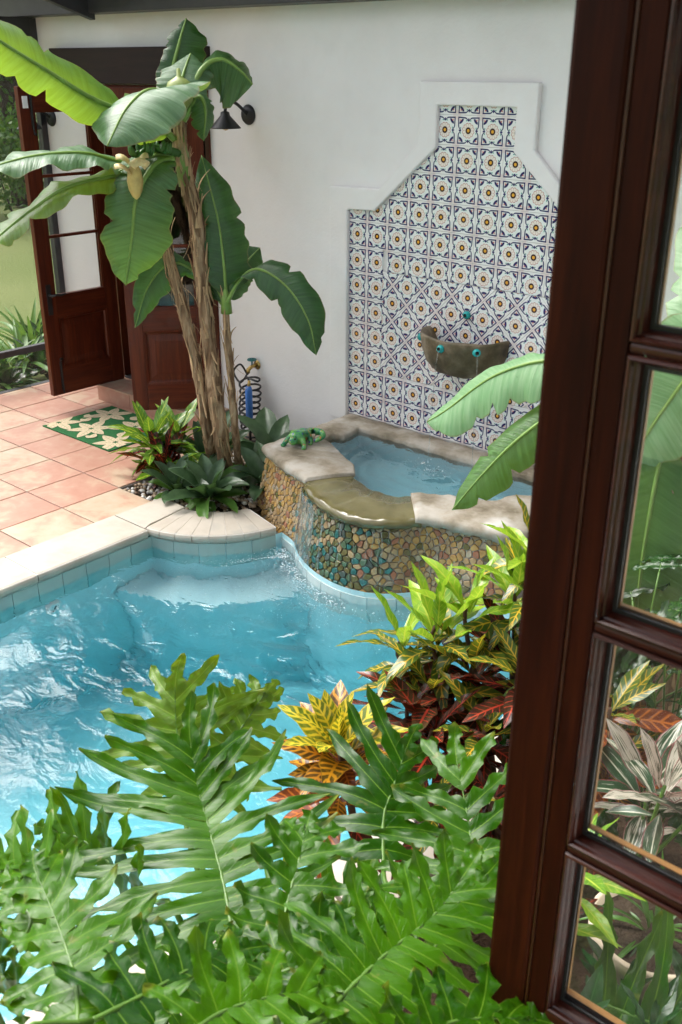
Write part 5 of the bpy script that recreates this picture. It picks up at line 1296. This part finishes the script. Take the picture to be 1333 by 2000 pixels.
# leaf sheaths around the crown
b = MB(); P = [Vector(p) for p in TRUNK_MAIN[-3:]]
b.tube([P[0]+Vector((0,0,-0.05)), P[1], P[2], P[2]+Vector((0,0,0.10))], [0.044,0.040,0.030,0.010], 12); b.build('crown_sheath', M['banana_stalk'], bp_, True)
b = MB(); c = Vector(GREEN_BUD); b.lathe(tuple(c), [(0.0,-0.10),(0.035,-0.09),(0.070,-0.045),(0.078,0.0),(0.060,0.045),(0.030,0.065),(0.012,0.075),(0.010,0.11),(0.0,0.115)], 16); b.build('furled_bud', M['banana_leaf_pale'], bp_, True)
b = MB(); b.tube(catmull(FLOWER_STALK, 24), [0.026-0.0007*i for i in range(24)], 9); b.build('flower_stalk', M['green_banana'], bp_, True)
rg = np.random.default_rng(4); sp = catmull(FLOWER_STALK, 24)
for k in range(16):
    i = 6+(k % 8); a = k*2.4; c = sp[i]+np.array([math.cos(a)*0.02, math.sin(a)*0.02, math.sin(a*1.3)*0.02])
    P = [c, c+np.array([math.cos(a)*0.03, math.sin(a)*0.03, -0.015]), c+np.array([math.cos(a)*0.045, math.sin(a)*0.045, 0.012]), c+np.array([math.cos(a)*0.05, math.sin(a)*0.05, 0.035])]
    b = MB(); b.tube(catmull(P, 7), [0.008,0.013,0.015,0.015,0.013,0.009,0.004], 6); b.build('banana', M['green_banana'], bp_, True)
bb, bt = Vector(BUD_BASE), Vector(BUD_TIP); Lb = (bt-bb).length
b = MB(); b.lathe(tuple(bb), [(0.022,0.03),(0.036,0.0),(0.043,-Lb*0.35),(0.036,-Lb*0.65),(0.019,-Lb*0.9),(0.0,-Lb)], 14); b.build('flower_bud', M['bud_bract'], bp_, True)
for (dx, dz, az, tilt, sc_) in ((0.0,0.045,R(-130),0.5,1.0),(-0.01,0.0,R(-120),0.3,1.0),(0.05,0.03,R(-40),0.9,0.8),(0.02,0.05,R(60),0.7,0.8)):
    V = []; 
    for i in range(7):
        t = i/6
        for j in range(5):
            s_ = (j-2)/2; w = 0.066*sc_*math.sin(math.pi*(0.15+0.75*t))
            f = 0.015+0.085*sc_*t; 
            x = f*math.cos(tilt)-0.0; z = 0.07*math.sin(t*2.2)*0.5-0.02*s_*s_+f*math.sin(tilt)*0.15
            V.append((bb.x+dx+math.cos(az)*x-math.sin(az)*w*s_, bb.y+math.sin(az)*x+math.cos(az)*w*s_, bb.z+dz+z))
    F = [(i*5+j,i*5+j+1,(i+1)*5+j+1,(i+1)*5+j) for i in range(6) for j in range(4)]
    o = mk('bract', V, F, M['bud_bract_pale'], bp_, smooth=True)
    sm = o.modifiers.new('thick','SOLIDIFY'); sm.thickness = 0.004
sk = thing('banana_sucker', tuple(TRUNK_SLIM[0]), 'young slim banana plant with broad dark leaves close to the wall', 'banana plant')
shaggy_trunk('trunk', TRUNK_SLIM, 0.023, 0.018, sk, 40, 8)
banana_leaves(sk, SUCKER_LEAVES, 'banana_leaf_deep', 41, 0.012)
b = MB(); p = Vector(TRUNK_SLIM[-1]); b.tube([p+Vector((0,0,-0.08)), p, p+Vector((0,0,0.06))], [0.034,0.028,0.010], 10); b.build('crown_sheath', M['banana_stalk'], sk, True)
SIDE_TRUNK[0] = (SIDE_TRUNK[0][0], SIDE_TRUNK[0][1], -0.03)
sb = thing('side_banana_plant', tuple(SIDE_TRUNK[0]), 'banana plant behind the open window with pale leaves reaching over the fountain', 'banana plant')
shaggy_trunk('trunk', SIDE_TRUNK, 0.062, 0.045, sb, 50, 9)
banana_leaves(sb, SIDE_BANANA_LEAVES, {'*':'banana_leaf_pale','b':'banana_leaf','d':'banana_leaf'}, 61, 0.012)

# ------------------------------------------------------------------ philodendron
def lobe_w(u): return float(np.interp(u, [0,0.12,0.26,0.38,0.52,0.70,0.86,0.95,1.0], [1.0,1.0,0.90,0.70,0.62,0.64,0.54,0.36,0.06]))
def philo(mid, A, B, nl, seed, curl=1.0):
    rg = np.random.default_rng(seed); n = 60; Mp = catmull(mid, n); A = np.array(A, float); B = np.array(B, float)
    T = np.gradient(Mp, axis=0); seg = np.linalg.norm(T, axis=1); T /= seg[:,None]; Lt = seg.sum()
    mb = MB()
    def frame(t):
        i = min(n-1, max(0, int(round(t*(n-1))))); return Mp[i], T[i]
    view = np.array(CAMP)-Mp[n//2]; view /= np.linalg.norm(view); upv = view*0.7+np.array([0,0,0.7])
    def lobe(p0, d0, acr0, L_, h0, nv, drop, terminal=False):
        NU, NV = 11, 3; V = []; UV = []; ph = rg.uniform(0,6,5); bend = rg.uniform(-0.24,0.24); tw = rg.uniform(-0.8,0.8); tipc = rg.uniform(0.0,1.4)
        for i in range(NU):
            u = i/(NU-1)
            perp = np.cross(nv, d0); perp /= np.linalg.norm(perp)+1e-9
            if perp@acr0 < 0: perp = -perp
            k = min(1, u/0.35); ac = acr0*(1-k)+perp*k; ac /= np.linalg.norm(ac)
            c = p0 + d0*L_*u + perp*bend*L_*u*u + nv*(0.10*L_*u - drop*L_*u*u + tipc*L_*max(0,u-0.55)**2)
            h = h0*lobe_w(u)
            nvt = nv*math.cos(tw*u)+ac*math.sin(tw*u)
            for j in range(-NV, NV+1):
                s_ = j/NV; hh = h*(1+ (0.22*math.sin(u*17+ph[0 if s_ > 0 else 1]) + 0.14*math.sin(u*35+ph[2]))*abs(s_)*(0.25 < u < 1))
                z = 0.38*abs(s_)*h - 0.25*h*s_*s_ + 0.34*h0*s_*s_*math.sin(u*17+ph[3 if s_ > 0 else 4])*min(1,u*3)
                V.append(c + ac*hh*s_ + nvt*z); UV.append((u, 0.5+0.5*s_))
        w = 2*NV+1; F = [(i*w+j,i*w+j+1,(i+1)*w+j+1,(i+1)*w+j) for i in range(NU-1) for j in range(w-1)]
        mb.add(V, F, UV, 0)
    for si, D in enumerate((A, B)):
        Ln = np.linalg.norm(D)
        for i in range(nl):
            t = 0.06+0.86*(i+0.5)/nl+rg.uniform(-0.012,0.012); p, tn = frame(t)
            a = D - tn*(D@tn); a /= np.linalg.norm(a)+1e-9
            nv = np.cross(tn, a); nv /= np.linalg.norm(nv)
            if nv@upv < 0: nv = -nv
            phi = R(-8+70*t**1.3)+rg.uniform(-0.08,0.08); d = a*math.cos(phi)+tn*math.sin(phi)
            L_ = 1.22*Ln*float(np.interp(t,[0,0.15,0.35,0.6,0.85,1],[0.62,0.9,1.0,0.92,0.68,0.5]))*rg.uniform(0.88,1.10)
            lobe(p, d, tn, L_, 0.86*Lt/nl*0.5*1.10, nv, rg.uniform(0.0,0.55)*curl)
    p, tn = frame(0.93); a = A-tn*(A@tn); a /= np.linalg.norm(a); nv = np.cross(tn,a); nv = nv if nv@upv > 0 else -nv
    lobe(p, tn, a, 0.55*min(np.linalg.norm(A),np.linalg.norm(B)), 0.86*Lt/nl*0.55, nv, 0.15)
    mb.tube(Mp, [0.0052*(1-0.8*i/(n-1)) for i in range(n)], 6, 1, vconst=0.5)
    return mb
ph_root = Vector((3.12,-3.92,-0.03))
pd = thing('philodendron', tuple(ph_root), 'large philodendron with deeply cut glossy leaves in the foreground', 'philodendron')
for i, (key, mid, A, B) in enumerate(PHILO_LEAVES):
    young = key in 'uv'; mt = 'philo_young' if young else 'philo_leaf'
    Lm = sum((Vector(mid[k+1])-Vector(mid[k])).length for k in range(len(mid)-1)); mb = philo(mid, A, B, int(min(10, max(5, round(Lm/0.050)))), 100+i)
    lf = mb.build('leaf', None, pd, True, mats=[M[mt], M['philo_stalk']])
    p0 = np.array(mid[0]); d0 = np.array(mid[1])-p0; d0 /= np.linalg.norm(d0)
    rt = np.array(ph_root)+np.array([random.uniform(-0.12,0.12), random.uniform(-0.15,0.15), 0.02])
    P = catmull([rt, rt*0.6+p0*0.4+np.array([0,0,0.10]), p0-d0*0.10, p0], 16)
    b = MB(); b.tube(P, [0.008-0.00018*k for k in range(16)], 7); b.build('petiole', M['philo_stalk'], lf, True)
b = MB(); b.tube([ph_root, ph_root+Vector((0.02,0.02,0.15)), ph_root+Vector((0.0,0.03,0.28))], [0.07,0.06,0.035], 10); b.build('stem', M['bark'], pd, True)
# undergrowth fill: darker lower leaves of the same plant
rg = np.random.default_rng(77)
protoA = philo([(0,0,0),(0.12,0,0.02),(0.24,0,0.02),(0.36,0,-0.02)], (0.02,0.2,0.02), (0.02,-0.2,0.02), 8, 900, 1.2)
pA = protoA.build('leaf', None, None, True, mats=[M['philo_leaf'], M['philo_stalk']]); pA_mesh = pA.data; bpy.data.objects.remove(pA)
def orient(d, nrm):
    d = Vector(d).normalized(); nrm = Vector(nrm); y = nrm.cross(d).normalized(); z = d.cross(y).normalized()
    return Matrix((d, y, z)).transposed()
for k in range(22):
    x = rg.uniform(2.45,3.4); y = rg.uniform(-4.1,-2.95); z = rg.uniform(0.18,0.48)
    a = rg.uniform(0,6.283); d = (math.cos(a), math.sin(a), rg.uniform(-0.3,0.3))
    inst('leaf', pA_mesh, pd, (x,y,z), orient(d, (0.3*rg.normal(),0.3*rg.normal(),1)), (rg.uniform(0.8,1.15),)*3)

# ------------------------------------------------------------------ simple leaf shapes
def leaf_mesh(name, mat, L_=1.0, W_=0.16, droop=0.25, fold=0.25, n=10, tip=1.0, wav=0.02, widest=0.42, base=0.06, seed=0, thickback=None):
    rg = np.random.default_rng(seed); V = []; UV = []; F = []; ph = rg.uniform(0,6,3)
    for i in range(n+1):
        t = i/n
        w = W_*((t/widest)**0.75 if t < widest else max(0.0, 1-((t-widest)/(1-widest))**(1.7*tip))) if t > 0 else 0
        if t < base: w = W_*0.04
        a = droop*t*t
        for j in range(-2, 3):
            s_ = j/2
            V.append((L_*(t-0.25*droop*a*t), w*s_*L_*math.cos(fold), L_*(-a+0.10*math.sin(t*3)*droop + abs(s_)*w*math.sin(fold) + wav*s_*s_*math.sin(t*14+ph[0]+(1.3 if s_ > 0 else 0))*min(1,w*8)))); UV.append((t, 0.5+0.5*s_))
    F = [(i*5+j,(i+1)*5+j,(i+1)*5+j+1,i*5+j+1) for i in range(n) for j in range(4)]
    me = bpy.data.meshes.new(name); me.from_pydata(V, [], F); me.materials.append(mat)
    lay = me.uv_layers.new(name='UVMap'); idx = [l.vertex_index for l in me.loops]
    lay.data.foreach_set('uv', np.array(UV)[idx].ravel()); me.polygons.foreach_set('use_smooth', [True]*len(me.polygons)); me.update()
    return me
CR = {}
for nm in ('croton_lime','croton_gold','croton_red','croton_orange','croton_yellow','croton_rust','croton_striped'):
    wd = {'croton_orange':0.20,'croton_yellow':0.20,'croton_rust':0.19}.get(nm, 0.135)
    CR[nm] = [leaf_mesh(nm+'_leaf', M[nm], 1.0, wd*rng.uniform(0.9,1.15), dr, rng.uniform(0.15,0.45), 10, 1.0, 0.03, 0.45, 0.05, k) for k, dr in enumerate((0.10,0.30,0.55))]
def whorl(plant, c, axis, n, L0, mats, el0=80, el1=-25, seed=0, spread=0.10, name='leaf', bank=None):
    rg = np.random.default_rng(seed); ax = Vector(axis).normalized(); e1 = ax.orthogonal().normalized(); e2 = ax.cross(e1)
    for k in range(n):
        t = (k+0.5)/n; az = k*2.39996+rg.uniform(-0.2,0.2); el = R(el0+(el1-el0)*t**0.9+rg.uniform(-9,9))
        rad = e1*math.cos(az)+e2*math.sin(az); d = rad*math.cos(el)+ax*math.sin(el)
        nrm = ax*math.cos(el)-rad*math.sin(el) + Vector(rg.normal(0,0.22,3))
        L_ = L0*(0.55+0.5*math.sin(math.pi*min(1,0.15+t*0.8)))*rg.uniform(0.85,1.15)
        nm = mats[min(len(mats)-1, int(t*len(mats)+rg.uniform(-0.45,0.45)) if t*len(mats) > 0.5 else 0)]
        ms = (bank or CR)[nm]; me = ms[min(len(ms)-1, int(rg.uniform(0, len(ms))*(0.4+0.6*t)))]
        inst(name, me, plant, Vector(c)-ax*spread*t+rad*0.012, orient(d, nrm), (L_,L_,L_))
def stem_to(plant, pts, r0, r1, mat='croton_stem'):
    P = catmull(pts, 12); b = MB(); b.tube(P, [r0+(r1-r0)*k/11 for k in range(12)], 7); return b.build('stem', M[mat], plant, True)
oc = thing('orange_croton', (2.44,-2.86,-0.03), 'compact croton with orange and yellow veined leaves between pool and philodendron', 'croton')
OCC = Vector((2.385,-2.90,0.625))
stem_to(oc, [(2.44,-2.86,-0.03),(2.45,-2.87,0.2),tuple(OCC)], 0.016, 0.010)
whorl(oc, OCC, (-0.05,-0.12,1), 30, 0.20, ['croton_yellow','croton_yellow','croton_orange','croton_orange','croton_rust'], 84, 5, 5, 0.10)
whorl(oc, OCC-Vector((0,0,0.16)), (0,0,1), 14, 0.21, ['croton_orange','croton_rust','croton_red'], 30, -35, 6, 0.10)
bc = thing('tall_croton', (2.66,-2.42,-0.03), 'tall croton with lime, gold and dark red leaves left of the window sash', 'croton')
BCW = [((2.487,-2.158,0.86),18,0.235,['croton_lime','croton_lime','croton_gold'],85),((2.315,-2.352,0.74),22,0.235,['croton_lime','croton_lime','croton_gold','croton_red'],80),
       ((2.46,-2.34,0.66),20,0.23,['croton_gold','croton_red','croton_red'],70),((2.50,-2.10,1.03),14,0.20,['croton_gold','croton_lime','croton_gold'],80),
       ((2.55,-2.25,0.70),20,0.22,['croton_red','croton_red','croton_red'],60),((2.34,-2.50,0.55),16,0.24,['croton_red','croton_red'],55),((2.46,-2.55,0.52),20,0.24,['croton_red','croton_red','croton_red'],55),
       ((2.60,-2.47,0.56),22,0.23,['croton_gold','croton_red','croton_red'],60),((2.58,-2.70,0.42),18,0.21,['croton_gold','croton_red','croton_red'],60),
       ((2.40,-2.30,0.83),14,0.22,['croton_lime','croton_lime','croton_gold'],80),((2.55,-2.18,0.92),16,0.22,['croton_lime','croton_gold','croton_gold'],75),((2.22,-2.40,0.68),14,0.22,['croton_lime','croton_gold','croton_gold'],75),((2.38,-2.45,0.60),18,0.24,['croton_gold','croton_red','croton_red'],60),((2.66,-2.35,0.72),20,0.23,['croton_gold','croton_red','croton_red'],65),((2.72,-2.60,0.45),18,0.22,['croton_red','croton_red'],60),((2.72,-2.25,0.62),18,0.22,['croton_gold','croton_red'],60)]
for k, (c, n, L_, mt, e0) in enumerate(BCW):
    b0 = Vector((2.66,-2.42,-0.03)); cc = Vector(c)
    stem_to(bc, [b0, b0*0.55+cc*0.45+Vector((0.04,-0.02,0.02)), cc-Vector((0,0,0.10)), cc], 0.011, 0.006)
    whorl(bc, cc, ((c[0]-2.66)*0.5,(c[1]+2.42)*0.5,1), n, L_, mt, e0, -35, 20+k, 0.15)
wc = thing('rusty_croton', (2.95,-2.18,-0.03), 'small croton with rusty orange leaves seen through the middle window pane', 'croton')
for k, c in enumerate([(2.90,-2.28,0.66),(2.93,-2.32,0.50),(2.86,-2.12,0.58)]):
    stem_to(wc, [(2.95,-2.18,-0.03),(2.93,-2.22,0.3),c], 0.010, 0.006); whorl(wc, c, (0.1,-0.1,1), 13, 0.20, ['croton_gold','croton_rust','croton_orange'], 60, -25, 60+k, 0.10)
# striped croton in the planter
pc = thing('striped_croton', (-0.74,-0.98,-0.03), 'croton with narrow green leaves and yellow midribs beside the banana trunks', 'croton')
for k, (c, n, mt) in enumerate([((-0.84,-1.00,0.26),28,['croton_striped','croton_striped','croton_striped','croton_red']),((-0.78,-0.84,0.25),18,['croton_striped','croton_red']),((-0.70,-1.02,0.14),16,['croton_red','croton_striped','croton_red']),((-0.86,-0.90,0.18),14,['croton_striped','croton_red'])]):
    stem_to(pc, [(-0.74,-0.98,-0.03),(-0.75,-0.97,0.1),c], 0.012, 0.007); whorl(pc, c, (0,-0.1,1), n, 0.30, mt, 75, -30, 80+k, 0.14)

# ------------------------------------------------------------------ bromeliads
STRAP = [leaf_mesh('strap_leaf', M['strap_leaf'], 1.0, 0.20, d, 0.5, 9, 2.6, 0.012, 0.35, 0.0, k) for k, d in enumerate((0.15,0.35,0.6))]
STRAPL = [leaf_mesh('strap_leaf_light', M['strap_leaf_light'], 1.0, 0.17, d, 0.5, 9, 2.6, 0.012, 0.35, 0.0, k) for k, d in enumerate((0.2,0.4,0.65))]
for k, (c, L_, n, lab) in enumerate([((-0.28,-1.03,-0.02),0.30,24,'large dark bromeliad rosette at the front of the curved planter'),((-0.50,-1.10,-0.02),0.22,14,'smaller bromeliad beside the pool coping corner'),
    ((-0.62,-0.70,-0.02),0.36,16,'grey green bromeliad behind the striped croton'),((-0.36,-0.42,-0.02),0.40,16,'tall bromeliad between banana trunk and fountain wall'),((-0.14,-0.68,-0.02),0.28,12,'bromeliad pressed against the fountain corner')]):
    t = thing('bromeliad', c, lab, 'bromeliad', 'bromeliads in the planter')
    whorl(t, (c[0],c[1],c[2]+0.05), (0.1,-0.15,1), n, L_, ['a','a','b'] if k in (0,1) else ['a','a','a','b'], 72, 8, 90+k, 0.03, bank={'a':STRAP,'b':STRAPL})
# pebbles
pb = MB(); cnt = 0
pmat = ['pebble_white','pebble_tan','pebble_brown','pebble_grey']
while cnt < 1500:
    x, y = rng.uniform(-0.84,-0.03), rng.uniform(-1.26,-0.05)
    if not inside(x, y, pl): continue
    r_ = rng.uniform(0.008,0.020); V = []; n0 = 6
    rot = rng.uniform(0,6.28); e = rng.uniform(0.65,1.0); f = rng.uniform(0.5,0.75)
    for la, rr_, k in ((-0.7,0.75,6),(0.1,1.0,6),(0.75,0.62,6)):
        for j in range(k):
            a = rot+2*math.pi*j/k; V.append((x+r_*rr_*math.cos(a), y+r_*rr_*e*math.sin(a), -0.022+r_*f*(la+0.6)))
    V.append((x, y, -0.022+r_*f*1.62))
    F = [(j,(j+1)%6,6+(j+1)%6,6+j) for j in range(6)]+[(6+j,6+(j+1)%6,12+(j+1)%6,12+j) for j in range(6)]+[(12+j,12+(j+1)%6,18) for j in range(6)]
    pb.add(V, F, None, int(rng.choice(4, p=[0.36,0.28,0.20,0.16]))); cnt += 1
o = pb.build('pebbles', None, None, True, mats=[M[k] for k in pmat]); tag(o, 'white and tan pebbles covering the planter under the banana plants', 'pebbles', kind='stuff')

# ------------------------------------------------------------------ plants behind the window panes
STRO = [leaf_mesh('stromanthe_leaf', M['stromanthe'], 1.0, 0.17, d, 0.3, 10, 1.2, 0.02, 0.45, 0.05, k) for k, d in enumerate((0.05,0.18,0.35))]
sm_ = thing('stromanthe', (3.13,-2.52,-0.03), 'stromanthe with white streaked leaves seen through the lower window pane', 'stromanthe')
for k, c in enumerate([(3.17,-2.50,0.66),(3.10,-2.42,0.58),(3.26,-2.46,0.62)]):
    stem_to(sm_, [(3.13,-2.52,-0.03),(3.13,-2.52,0.3),c], 0.008, 0.005, 'philo_stalk'); whorl(sm_, c, (0.05,-0.1,1), 10, 0.21, ['a'], 75, -15, 120+k, 0.12, bank={'a':STRO})
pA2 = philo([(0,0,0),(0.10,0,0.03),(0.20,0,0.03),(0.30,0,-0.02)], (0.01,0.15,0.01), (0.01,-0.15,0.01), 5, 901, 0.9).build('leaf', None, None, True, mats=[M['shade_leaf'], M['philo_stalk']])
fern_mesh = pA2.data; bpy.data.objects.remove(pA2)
rg = np.random.default_rng(31)
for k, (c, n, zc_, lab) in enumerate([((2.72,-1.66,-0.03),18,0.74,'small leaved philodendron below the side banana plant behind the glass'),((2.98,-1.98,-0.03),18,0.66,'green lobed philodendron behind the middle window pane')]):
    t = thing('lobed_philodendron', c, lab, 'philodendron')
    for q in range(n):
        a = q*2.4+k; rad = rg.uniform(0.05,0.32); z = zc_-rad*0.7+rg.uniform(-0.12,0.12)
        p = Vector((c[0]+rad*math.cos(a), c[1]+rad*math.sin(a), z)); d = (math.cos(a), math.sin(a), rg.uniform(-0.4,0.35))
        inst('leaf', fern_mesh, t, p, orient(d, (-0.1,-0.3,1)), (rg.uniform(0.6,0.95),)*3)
        b = MB(); b.tube(catmull([c, (c[0]*0.6+p.x*0.4, c[1]*0.6+p.y*0.4, z*0.6), tuple(p)], 8), 0.004, 5); b.build('petiole', M['philo_stalk'], t, True)
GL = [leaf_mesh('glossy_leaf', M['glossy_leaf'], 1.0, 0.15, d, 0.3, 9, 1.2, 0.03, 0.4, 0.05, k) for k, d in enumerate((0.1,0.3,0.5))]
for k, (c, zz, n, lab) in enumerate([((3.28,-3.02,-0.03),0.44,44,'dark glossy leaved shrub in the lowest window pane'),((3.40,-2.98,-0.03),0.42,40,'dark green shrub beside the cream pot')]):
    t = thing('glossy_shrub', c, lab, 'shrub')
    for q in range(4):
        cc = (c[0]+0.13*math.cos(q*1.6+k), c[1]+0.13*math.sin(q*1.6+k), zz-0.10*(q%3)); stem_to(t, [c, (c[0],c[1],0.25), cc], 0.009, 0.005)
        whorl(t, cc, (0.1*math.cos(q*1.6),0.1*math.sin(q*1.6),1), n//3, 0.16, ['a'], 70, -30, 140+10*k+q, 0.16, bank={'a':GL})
lc = thing('pale_croton', (3.12,-2.92,-0.03), 'light green croton at the lower left of the lowest window pane', 'croton')
for q, cc in enumerate([(3.13,-2.90,0.66),(3.08,-2.96,0.54)]):
    stem_to(lc, [(3.12,-2.92,-0.03),(3.12,-2.92,0.3),cc], 0.008, 0.005); whorl(lc, cc, (0,0,1), 14, 0.17, ['croton_striped','croton_lime','croton_red'], 60, -20, 170+q, 0.12)
pt = thing('flower_pot', (3.265,-2.69,-0.03), 'cream round flower pot with strappy green plant behind the glass', 'flower pot')
b = MB(); b.lathe((3.265,-2.69,-0.03), [(0.0,0.0),(0.11,0.0),(0.142,0.36),(0.158,0.365),(0.160,0.41),(0.146,0.412),(0.141,0.385),(0.0,0.380)], 32); b.build('pot', M['pot_cream'], pt, True)
b = MB(); b.lathe((3.265,-2.69,-0.03), [(0.0,0.392),(0.08,0.394),(0.1405,0.388)], 24); b.build('potting_soil', M['soil'], pt, True)
ptp = thing('pot_plant', (3.265,-2.69,0.35), 'strappy green plant growing in the cream pot', 'plant')
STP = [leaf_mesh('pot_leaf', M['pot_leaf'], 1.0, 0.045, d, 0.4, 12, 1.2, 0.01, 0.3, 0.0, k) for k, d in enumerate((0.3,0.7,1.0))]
STG = [leaf_mesh('strappy_leaf', M['strap_leaf_light'], 1.0, 0.05, d, 0.4, 12, 1.2, 0.01, 0.3, 0.0, k) for k, d in enumerate((0.3,0.7,1.0))]
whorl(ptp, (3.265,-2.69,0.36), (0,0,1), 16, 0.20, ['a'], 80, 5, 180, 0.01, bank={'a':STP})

# ------------------------------------------------------------------ outside the screen
for k, (c, n, L_, lab) in enumerate([((-3.55,-0.55,-0.14),40,0.55,'leafy green clump right outside the screen by the wall'),((-3.75,-0.10,-0.14),40,0.6,'bright strappy plant outside the screen nearest the door'),((-4.3,0.35,-0.14),36,0.6,'green clump at the lawn edge behind the screen')]):
    t = thing('garden_clump', c, lab, 'plant')
    whorl(t, (c[0],c[1],c[2]+0.02), (0.1,0,1), n, L_, ['a'], 85, 20, 200+k, 0.02, bank={'a':STG})
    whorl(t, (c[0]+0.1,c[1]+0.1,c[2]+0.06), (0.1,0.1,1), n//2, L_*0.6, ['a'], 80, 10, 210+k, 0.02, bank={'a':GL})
def tree(c, h, cr, seed, lab, cz=0.62, mat='tree_leaf', nleaf=5200, ls=0.16, cat='tree'):
    rg = np.random.default_rng(seed); t = thing('shade_tree' if cat == 'tree' else 'garden_bush', c, lab, cat)
    b = MB(); top = Vector((c[0]+rg.normal()*0.3, c[1]+rg.normal()*0.3, c[2]+h*0.75))
    tr = 0.035*h if cat == 'tree' else 0.02
    b.tube([c, (c[0]+rg.normal()*0.1,c[1]+rg.normal()*0.1,c[2]+h*0.3), tuple(top)], [tr,tr*0.75,tr*0.3], 9)
    for q in range(6):
        a = q*1.05+rg.uniform(-0.3,0.3); z0 = c[2]+h*rg.uniform(0.3,0.6); b.tube([(c[0],c[1],z0),(c[0]+cr*0.4*math.cos(a),c[1]+cr*0.4*math.sin(a),z0+h*0.12),(c[0]+cr*0.75*math.cos(a),c[1]+cr*0.75*math.sin(a),z0+h*0.2)], [tr*0.45,tr*0.25,tr*0.1], 6)
    b.build('trunk', M['bark'], t, True)
    lf = MB(); cl = [(np.array([c[0]+cr*0.75*rg.normal()*0.6, c[1]+cr*0.75*rg.normal()*0.6, c[2]+h*(cz+0.30*rg.uniform(-1,1))]), cr*rg.uniform(0.22,0.45)) for _ in range(26)]
    V = []; F = []; UV = []
    for q in range(nleaf):
        cc, r_ = cl[rg.integers(len(cl))]; v = rg.normal(0,1,3); v /= np.linalg.norm(v); p = cc+v*r_*rg.uniform(0.5,1.0)
        d = rg.normal(0,1,3); d /= np.linalg.norm(d); e = np.cross(d, rg.normal(0,1,3)); e /= np.linalg.norm(e)+1e-9; s_ = ls*rg.uniform(0.6,1.3)
        b0 = len(V); V += [p, p+d*s_*0.5+e*s_*0.28, p+d*s_, p+d*s_*0.5-e*s_*0.28]; F.append((b0,b0+1,b0+2,b0+3)); UV += [(0,.5),(.5,1),(1,.5),(.5,0)]
    o = mk('crown', V, F, M[mat], t, UV)
    return t
tree((-13.5,6.2,0.0), 7.5, 3.0, 1, 'dark shade tree beyond the lawn at the far left')
tree((-16.5,10.5,0.05), 8.5, 3.4, 2, 'tall tree behind the lawn nearest the wall')
tree((-18.5,6.5,0.1), 9.0, 3.6, 3, 'broad tree far behind the lawn')
tree((-21.0,13.0,0.1), 10.0, 4.2, 5, 'hazy tree at the back of the garden')
tree((-13.0,8.5,0.0), 2.4, 1.6, 4, 'rounded light green bush at the edge of the lawn', 0.45, 'bush_leaf', 3000, 0.12, 'bush')
tree((-12.0,5.0,0.0), 2.0, 1.4, 6, 'light green bush in front of the dark trees', 0.45, 'bush_leaf', 3000, 0.12, 'bush')
tree((-17.5,14.5,0.0), 3.2, 2.2, 8, 'wide bush at the far end of the lawn', 0.45, 'bush_leaf', 3000, 0.14, 'bush')
